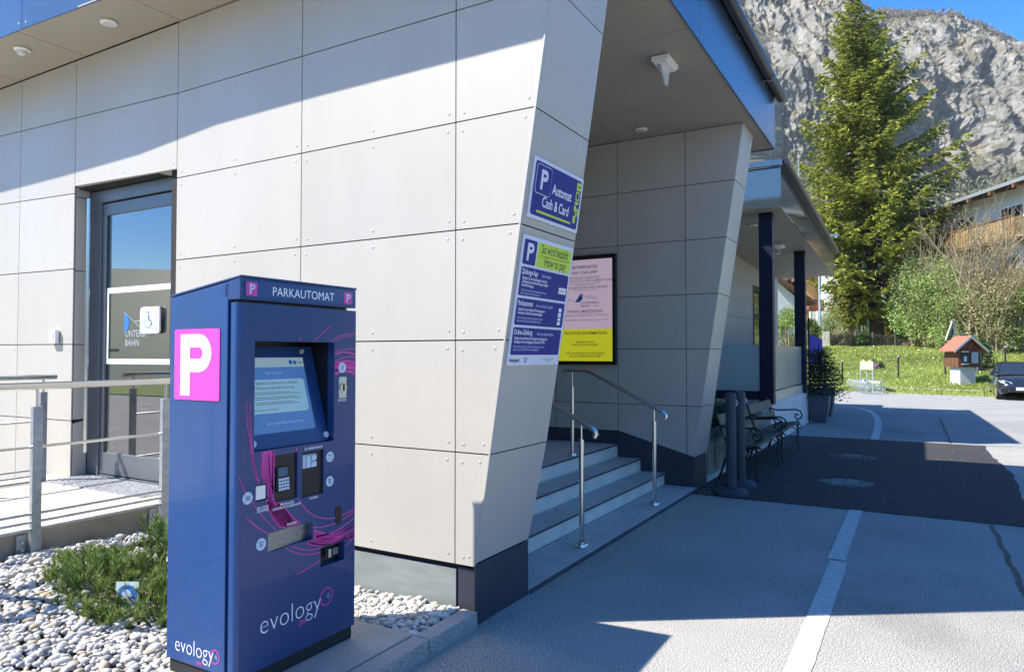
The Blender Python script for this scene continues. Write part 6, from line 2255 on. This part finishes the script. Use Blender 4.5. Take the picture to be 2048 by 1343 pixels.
Dw(ho, 58.9, s_a, s_a + .9, zat(648, 60), zat(624, 60), 'render_white', 'garage_wall', .2)
Dw(ho, 58.0, s_a + .2, s_b + .4, zat(690, 60), zat(625, 60), 'render_mint', 'lower_wall', .3)
Dw(ho, 57.6, (1639 - 1024) / 1405 * 57.6, (1655 - 1024) / 1405 * 57.6, zat(636, 57.6), zat(623, 57.6), 'white', 'meter_box', .2)
hm = thing('mint_house', 'pale mint house half hidden behind the spruce', 'house', (*at(1710, 56), 1))
s_a, s_b = (1682 - 1024) / 1405 * 56, (1835 - 1024) / 1405 * 56
block(hm, 56, 64, s_a, s_b, 1, zat(440, 56), 'render_mint')
MB().slab([(*camdir(55, s_a - .9), zat(440, 56)), (*camdir(55, s_b + .9), zat(440, 56)), (*camdir(55, (s_a + s_b) / 2), zat(400, 56))], (8.7, 5, 0)).build('roof', 'roof_dark', hm)
for px, py in ((1697, 650), (1697, 560), (1728, 560), (1728, 480), (1697, 480), (1775, 560), (1775, 480), (1815, 560)):
    s_ = (px - 1024) / 1405 * 56
    f_ = Dw(hm, 55.99, s_ - .5, s_ + .5, zat(py + 22, 56), zat(py - 18, 56), 'white', 'window', .06)
    Dw(hm, 55.92, s_ - .38, s_ - .03, zat(py + 19, 56), zat(py - 15, 56), 'window_dark', 'pane', .02, f_)
    Dw(hm, 55.92, s_ + .03, s_ + .38, zat(py + 19, 56), zat(py - 15, 56), 'window_dark', 'pane', .02, f_)
MB().cyl((*camdir(55.8, (1710 - 1024) / 1405 * 56), 1), (*camdir(55.8, (1710 - 1024) / 1405 * 56), zat(445, 56)), .06, 6).build('downpipe', 'galv_far', hm)
hs = thing('garden_shed', 'low shed with pale hipped roof behind the fence right of the trunk', 'shed', (*at(1825, 50), 1.8))
s_a, s_b = (1806 - 1024) / 1405 * 50, (1845 - 1024) / 1405 * 50
block(hs, 50, 52, s_a + .15, s_b - .15, 1, zat(672, 50), 'picket')
b = MB()
zz0, zz1 = zat(672, 50), zat(655, 50)
b._add([(*camdir(49.7, s_a), zz0), (*camdir(49.7, s_b), zz0), (*camdir(52.3, s_b), zz0), (*camdir(52.3, s_a), zz0), (*camdir(51, (s_a + s_b) / 2), zz1)],
       [(0, 1, 4), (1, 2, 4), (2, 3, 4), (3, 0, 4), (3, 2, 1, 0)])
b.build('roof', 'render_cream', hs)

# what the glass door mirrors: road-side lawn, trees and a long brown building behind the standpoint
sheet('lawn_behind', [(-24, 6), (-9, 9), (-9, 40), (-24, 40)], 0.03, 'lawn')
lb = thing('long_building', 'long low brown building beyond the road, mirrored in the glass door', 'building', (-34, 18, 0))
MB().box(-40, -33, -6, 44, 0, 5.2).build('wall', 'brown_wood', lb)
MB().slab([(-32.2, -7, 5.2), (-41, -7, 5.2), (-36.5, -7, 6.6)], (0, 52, 0)).build('roof', 'roof_dark', lb)
for k in range(9):
    MB().box(-32.99, -32.93, -3 + k * 5, -1 + k * 5, 1.2, 3.0).build('window', 'white', lb)
for k, (x, y) in enumerate(((-27, 6), (-28, 16), (-26, 27), (-29, 38))):
    bush('roadside_tree', ('rounded dark tree by the brown building, first in the row', 'rounded dark tree by the brown building, second in the row',
                           'rounded dark tree by the brown building, third in the row', 'rounded dark tree by the brown building, last in the row')[k],
         x, y, 0, 2.6, 7.0 + k % 2, 3000, .4, 'leaf_dark', 90 + k, 4, 'twig_brown', cat='tree', lobes=10, group='trees behind the standpoint')

# ------------------------------------------------------------------ rock face, hills
RP = [(-700, 250), (-300, 120), (200, 20), (700, -90), (1200, -120), (1400, -110), (1500, -70), (1580, -38), (1630, -12), (1650, 14), (1668, 24), (1690, 40), (1720, 46), (1745, 36),
      (1775, 30), (1800, 34), (1832, 34), (1860, 40), (1890, 48), (1930, 68), (1966, 98), (2000, 122), (2048, 165), (2150, 200), (2350, 300), (2800, 420), (3600, 520)]


def ridge_py(px):
    return np.interp(px, [p[0] for p in RP], [p[1] for p in RP])


def rock():
    nu, nv = 620, 330
    px = np.concatenate([np.linspace(-700, 1440, 60), np.linspace(1445, 2090, nu - 120), np.linspace(2100, 3600, 60)])
    v = np.linspace(0, 1, nv)
    U, W = np.meshgrid(px, v)
    Dr = 640.0                      # depth of the crest
    Db = 330.0                      # depth of the foot
    zr = 1.6 + (708.3 - ridge_py(U)) / 1405 * Dr
    # crest runs nearly level in depth; below it the face steepens in steps
    d = Db + (Dr - Db) * (.55 + .45 * W ** 2.2) * np.clip(W * 3.2, 0, 1) ** .8
    z = 6 + (zr - 6) * (W ** .92)
    z = z + 0
    lat = (U - 1024) / 1405 * Dr
    X = d * 0.8660254 + lat * .5
    Y = d * .5 - lat * .8660254
    # world noise
    s = 1 / 55.0
    wq = (fbm(lat / 30, z / 30, z * 0 + 9, 3, 201) - .5) * 26
    big_ = fbm(lat * s, z * s * .40 + lat * s * .3, z * 0 + 1.7, 4, 11, ridge=True)
    gul = fbm((lat + wq) / 15.0 + z / 60, z / 62.0, z * 0 + 3.3, 5, 31, ridge=True, gain=.6)
    fine = fbm((lat + wq) / 5.5 + z * .035, (z + wq) / 15.0, z * 0 + .5, 5, 51, ridge=True, gain=.65)
    fine2 = fbm((lat - z * .5) / 4.2, (z + lat * .3) / 3.4, z * 0 + 5, 4, 91, ridge=True, gain=.65)
    env = np.clip(W * 6, 0, 1) * np.clip((1.02 - W) * 7, .12, 1)
    butt = np.exp(-((U - 1585) / 75.0) ** 2) * .7 * np.sin(np.clip(W, 0, 1) * np.pi) + np.exp(-((U - 1990) / 60.0) ** 2) * .5 * np.sin(W * np.pi)
    cave = np.exp(-((U - 1905) / 38.0) ** 2 - ((W - .60) / .19) ** 2) - .5 * np.exp(-((U - 1850) / 26.0) ** 2 - ((W - .55) / .25) ** 2)
    disp = (-(big_ - .5) * 60 - (gul - .5) * 36 - (fine - .5) * 13 - (fine2 - .5) * 6.5 - butt * 40 + cave * 50) * env
    X = X + disp * .8660254
    Y = Y + disp * .5
    z = z + env * (fine - .5) * 6 + np.where(W > .965, (fbm(lat / 9, z * 0, d * 0, 3, 5) - .5) * 9, 0)
    V = np.stack([X, Y, z], -1).reshape(-1, 3)
    nU = len(px)
    idx = np.arange(nv * nU).reshape(nv, nU)
    F = np.stack([idx[:-1, :-1], idx[:-1, 1:], idx[1:, 1:], idx[1:, :-1]], -1).reshape(-1, 4)
    # back side of the crest
    return V, F, (px, X, Y, z, W, nU)


def rock_material():
    m = bpy.data.materials.new('rock')
    m.use_nodes = True
    nt = m.node_tree
    b = nt.nodes['Principled BSDF']
    b.inputs['Roughness'].default_value = .95
    b.inputs['Specular IOR Level'].default_value = .1
    tc = nt.nodes.new('ShaderNodeTexCoord')
    geo = nt.nodes.new('ShaderNodeNewGeometry')

    def noise(sc_, det, mp_scale=None, rough=.6):
        n = nt.nodes.new('ShaderNodeTexNoise')
        n.inputs['Scale'].default_value = sc_
        n.inputs['Detail'].default_value = det
        n.inputs['Roughness'].default_value = rough
        if mp_scale:
            mp = nt.nodes.new('ShaderNodeMapping')
            mp.inputs['Scale'].default_value = mp_scale
            nt.links.new(tc.outputs['Object'], mp.inputs[0])
            nt.links.new(mp.outputs[0], n.inputs[0])
        else:
            nt.links.new(tc.outputs['Object'], n.inputs[0])
        return n

    def ramp(src, stops):
        r = nt.nodes.new('ShaderNodeValToRGB')
        els = r.color_ramp.elements
        while len(els) < len(stops):
            els.new(.5)
        for e_, (p, c) in zip(els, stops):
            e_.position = p
            e_.color = (*c, 1)
        nt.links.new(src, r.inputs[0])
        return r.outputs[0]

    def mix(a, b_, f):
        mx = nt.nodes.new('ShaderNodeMix')
        mx.data_type = 'RGBA'
        nt.links.new(f, mx.inputs[0])
        nt.links.new(a, mx.inputs[6])
        nt.links.new(b_, mx.inputs[7])
        return mx.outputs[2]
    base = ramp(noise(.10, 12, (1, 1, .45), .78).outputs[0], [(.32, (.16, .155, .15)), (.45, (.29, .28, .27)), (.56, (.43, .415, .39)), (.70, (.56, .53, .48))])
    och = ramp(noise(.022, 8, None, .65).outputs[0], [(.52, (0, 0, 0)), (.70, (1, 1, 1))])
    oc = nt.nodes.new('ShaderNodeRGB')
    oc.outputs[0].default_value = (.50, .40, .27, 1)
    c1 = mix(base, oc.outputs[0], och)
    # vegetation where it is less steep, broken up by noise
    sx = nt.nodes.new('ShaderNodeSeparateXYZ')
    nt.links.new(geo.outputs['Normal'], sx.inputs[0])
    ad = nt.nodes.new('ShaderNodeMath')
    ad.operation = 'MULTIPLY_ADD'
    nv = noise(.12, 8, None, .75)
    nt.links.new(nv.outputs[0], ad.inputs[0])
    ad.inputs[1].default_value = 1.5
    nt.links.new(sx.outputs[2], ad.inputs[2])
    vf = ramp(ad.outputs[0], [(0.0, (0, 0, 0)), (.54, (0, 0, 0)), (.68, (1, 1, 1))])
    # scale so the ramp can see values above 1
    dv = nt.nodes.new('ShaderNodeMath')
    dv.operation = 'MULTIPLY'
    dv.inputs[1].default_value = .55
    nt.links.new(ad.outputs[0], dv.inputs[0])
    for l in list(nt.links):
        if l.from_node == ad and l.to_node.type == 'VALTORGB':
            tgt = l.to_socket
            nt.links.remove(l)
            nt.links.new(dv.outputs[0], tgt)
    vg = ramp(noise(.05, 6).outputs[0], [(.35, (.11, .125, .075)), (.6, (.22, .195, .135))])
    c2 = mix(c1, vg, vf)
    # the foot is wooded
    sz = nt.nodes.new('ShaderNodeSeparateXYZ')
    nt.links.new(tc.outputs['Object'], sz.inputs[0])
    mr = nt.nodes.new('ShaderNodeMapRange')
    mr.inputs[1].default_value = 105
    mr.inputs[2].default_value = 150
    mr.inputs[3].default_value = 1
    mr.inputs[4].default_value = 0
    nt.links.new(sz.outputs[2], mr.inputs[0])
    vg2 = ramp(noise(.15, 8).outputs[0], [(.35, (.07, .085, .035)), (.6, (.17, .15, .09))])
    c3 = mix(c2, vg2, mr.outputs[0])
    nt.links.new(c3, b.inputs['Base Color'])
    bn = noise(.5, 10, (1, 1, .5), .8)
    bp = nt.nodes.new('ShaderNodeBump')
    bp.inputs['Strength'].default_value = 1.0
    bp.inputs['Distance'].default_value = 2.6
    nt.links.new(bn.outputs[0], bp.inputs['Height'])
    nt.links.new(bp.outputs[0], b.inputs['Normal'])
    M['rock'] = m


rock_material()
V, F, (rpx, RX, RY, RZ, RW, nU) = rock()
rk = npmesh('mountain', V, F, 'rock', smooth=False)
rk['kind'] = 'structure'


def forest(name, pts_, hs, wds, per, leaf, m, label, trunks=True):
    n = len(pts_)
    r3 = np.random.default_rng(len(pts_))
    k = np.repeat(np.arange(n), per)
    u = r3.uniform(0, 1, (n * per, 1))
    d = r3.normal(size=(n * per, 3))
    d /= np.linalg.norm(d, axis=1, keepdims=True)
    P = pts_[k] + np.concatenate([d[:, :2] * wds[k][:, None] * np.sqrt(u), (.55 + .45 * d[:, 2:3] * u ** .4) * hs[k][:, None]], 1)
    D = r3.normal(size=P.shape) * .5 + np.array([0, 0, .8])
    return tag(leafmesh(name, P, D, r3.uniform(.6, 1.4, len(P)) * leaf, r3.uniform(.25, .5, len(P)) * leaf, m, None), label, 'forest', kind='stuff')


r3 = np.random.default_rng(77)
# fringe of trees along the crest
cols = np.where((rpx > 1440) & (rpx < 2095))[0]
sel = r3.choice(cols, 2300)
rr_ = rpx[sel]
belt = np.interp(rr_, [1440, 1640, 1700, 1770, 1850, 1930, 1980, 2095], [6, 14, 10, 34, 52, 40, 22, 14])
rows = np.clip(RZ.shape[0] - 1 - (r3.uniform(0, 1, 2300) ** 1.4 * belt).astype(int), 0, RZ.shape[0] - 1)
P = np.stack([RX[rows, sel], RY[rows, sel], RZ[rows, sel]], 1)
forest('ridge_trees', P, r3.uniform(4, 8.5, 2300), r3.uniform(1.2, 2.4, 2300), 30, 2.0, 'forest_mix', 'brown bare trees fringing the mountain crest')
# bushes on ledges
gz = np.gradient(RZ, axis=0)
gr_ = np.hypot(np.gradient(RX, axis=0), np.gradient(RY, axis=0))
flat = gr_ / (np.abs(gz) + .2)
cand = np.argwhere((flat > np.quantile(flat, .74)) & (RW > .25) & (RW < .97) & (rpx[None, :] > 1440) & (rpx[None, :] < 2095))
cand = cand[r3.choice(len(cand), 1300)]
P = np.stack([RX[cand[:, 0], cand[:, 1]], RY[cand[:, 0], cand[:, 1]], RZ[cand[:, 0], cand[:, 1]]], 1)
forest('ledge_bushes', P, r3.uniform(1.0, 3.2, len(P)), r3.uniform(1.0, 2.6, len(P)), 14, 1.2, 'forest_mix', 'scrubby bushes on the ledges of the rock face')
cand = np.argwhere((RW > .0) & (RW < .33) & (rpx[None, :] > 1440) & (rpx[None, :] < 2095))
cand = cand[r3.choice(len(cand), 3200)]
P = np.stack([RX[cand[:, 0], cand[:, 1]], RY[cand[:, 0], cand[:, 1]], RZ[cand[:, 0], cand[:, 1]]], 1)
forest('foothill_forest', P, r3.uniform(6, 12, len(P)), r3.uniform(2, 3.6, len(P)), 34, 3.0, 'forest_green', 'olive green wood at the foot of the rock face')
# rolling hills all round, seen in reflections
V, F = [], []
na, nr = 120, 8
for j in range(nr + 1):
    for i in range(na):
        a = 2 * math.pi * i / na
        rel = (math.degrees(a) - 30 + 180) % 360 - 180
        dist = 260 + 60 * j
        fade = min(1, max(0, (abs(rel) - 58) / 14))
        hgt = (18 + 80 * (j / nr) ** .8) * (.7 + .3 * math.sin(3 * a) + .15 * math.sin(7 * a)) * fade * (math.sin(math.pi * min(1, j / nr * .5 + .0)))
        V.append((dist * math.cos(a), dist * math.sin(a), -.3 + hgt))
for j in range(nr):
    for i in range(na):
        F.append((j * na + i, j * na + (i + 1) % na, (j + 1) * na + (i + 1) % na, (j + 1) * na + i))
hl = npmesh('hills', np.array(V), F, 'leaf_dark', smooth=True)
hl['kind'] = 'structure'

# ------------------------------------------------------------------ thin haze
hz = bpy.data.materials.new('haze')
hz.use_nodes = True
hn = hz.node_tree
hn.nodes.remove(hn.nodes['Principled BSDF'])
pv = hn.nodes.new('ShaderNodeVolumePrincipled')
pv.inputs['Color'].default_value = (.86, .92, 1, 1)
pv.inputs['Density'].default_value = 0.00013
hn.links.new(pv.outputs[0], hn.nodes['Material Output'].inputs['Volume'])
M['haze'] = hz
hb_ = MB().box(-1000, 1000, -1000, 1000, -1.4, 375).build('haze', 'haze')
hb_['kind'] = 'stuff'
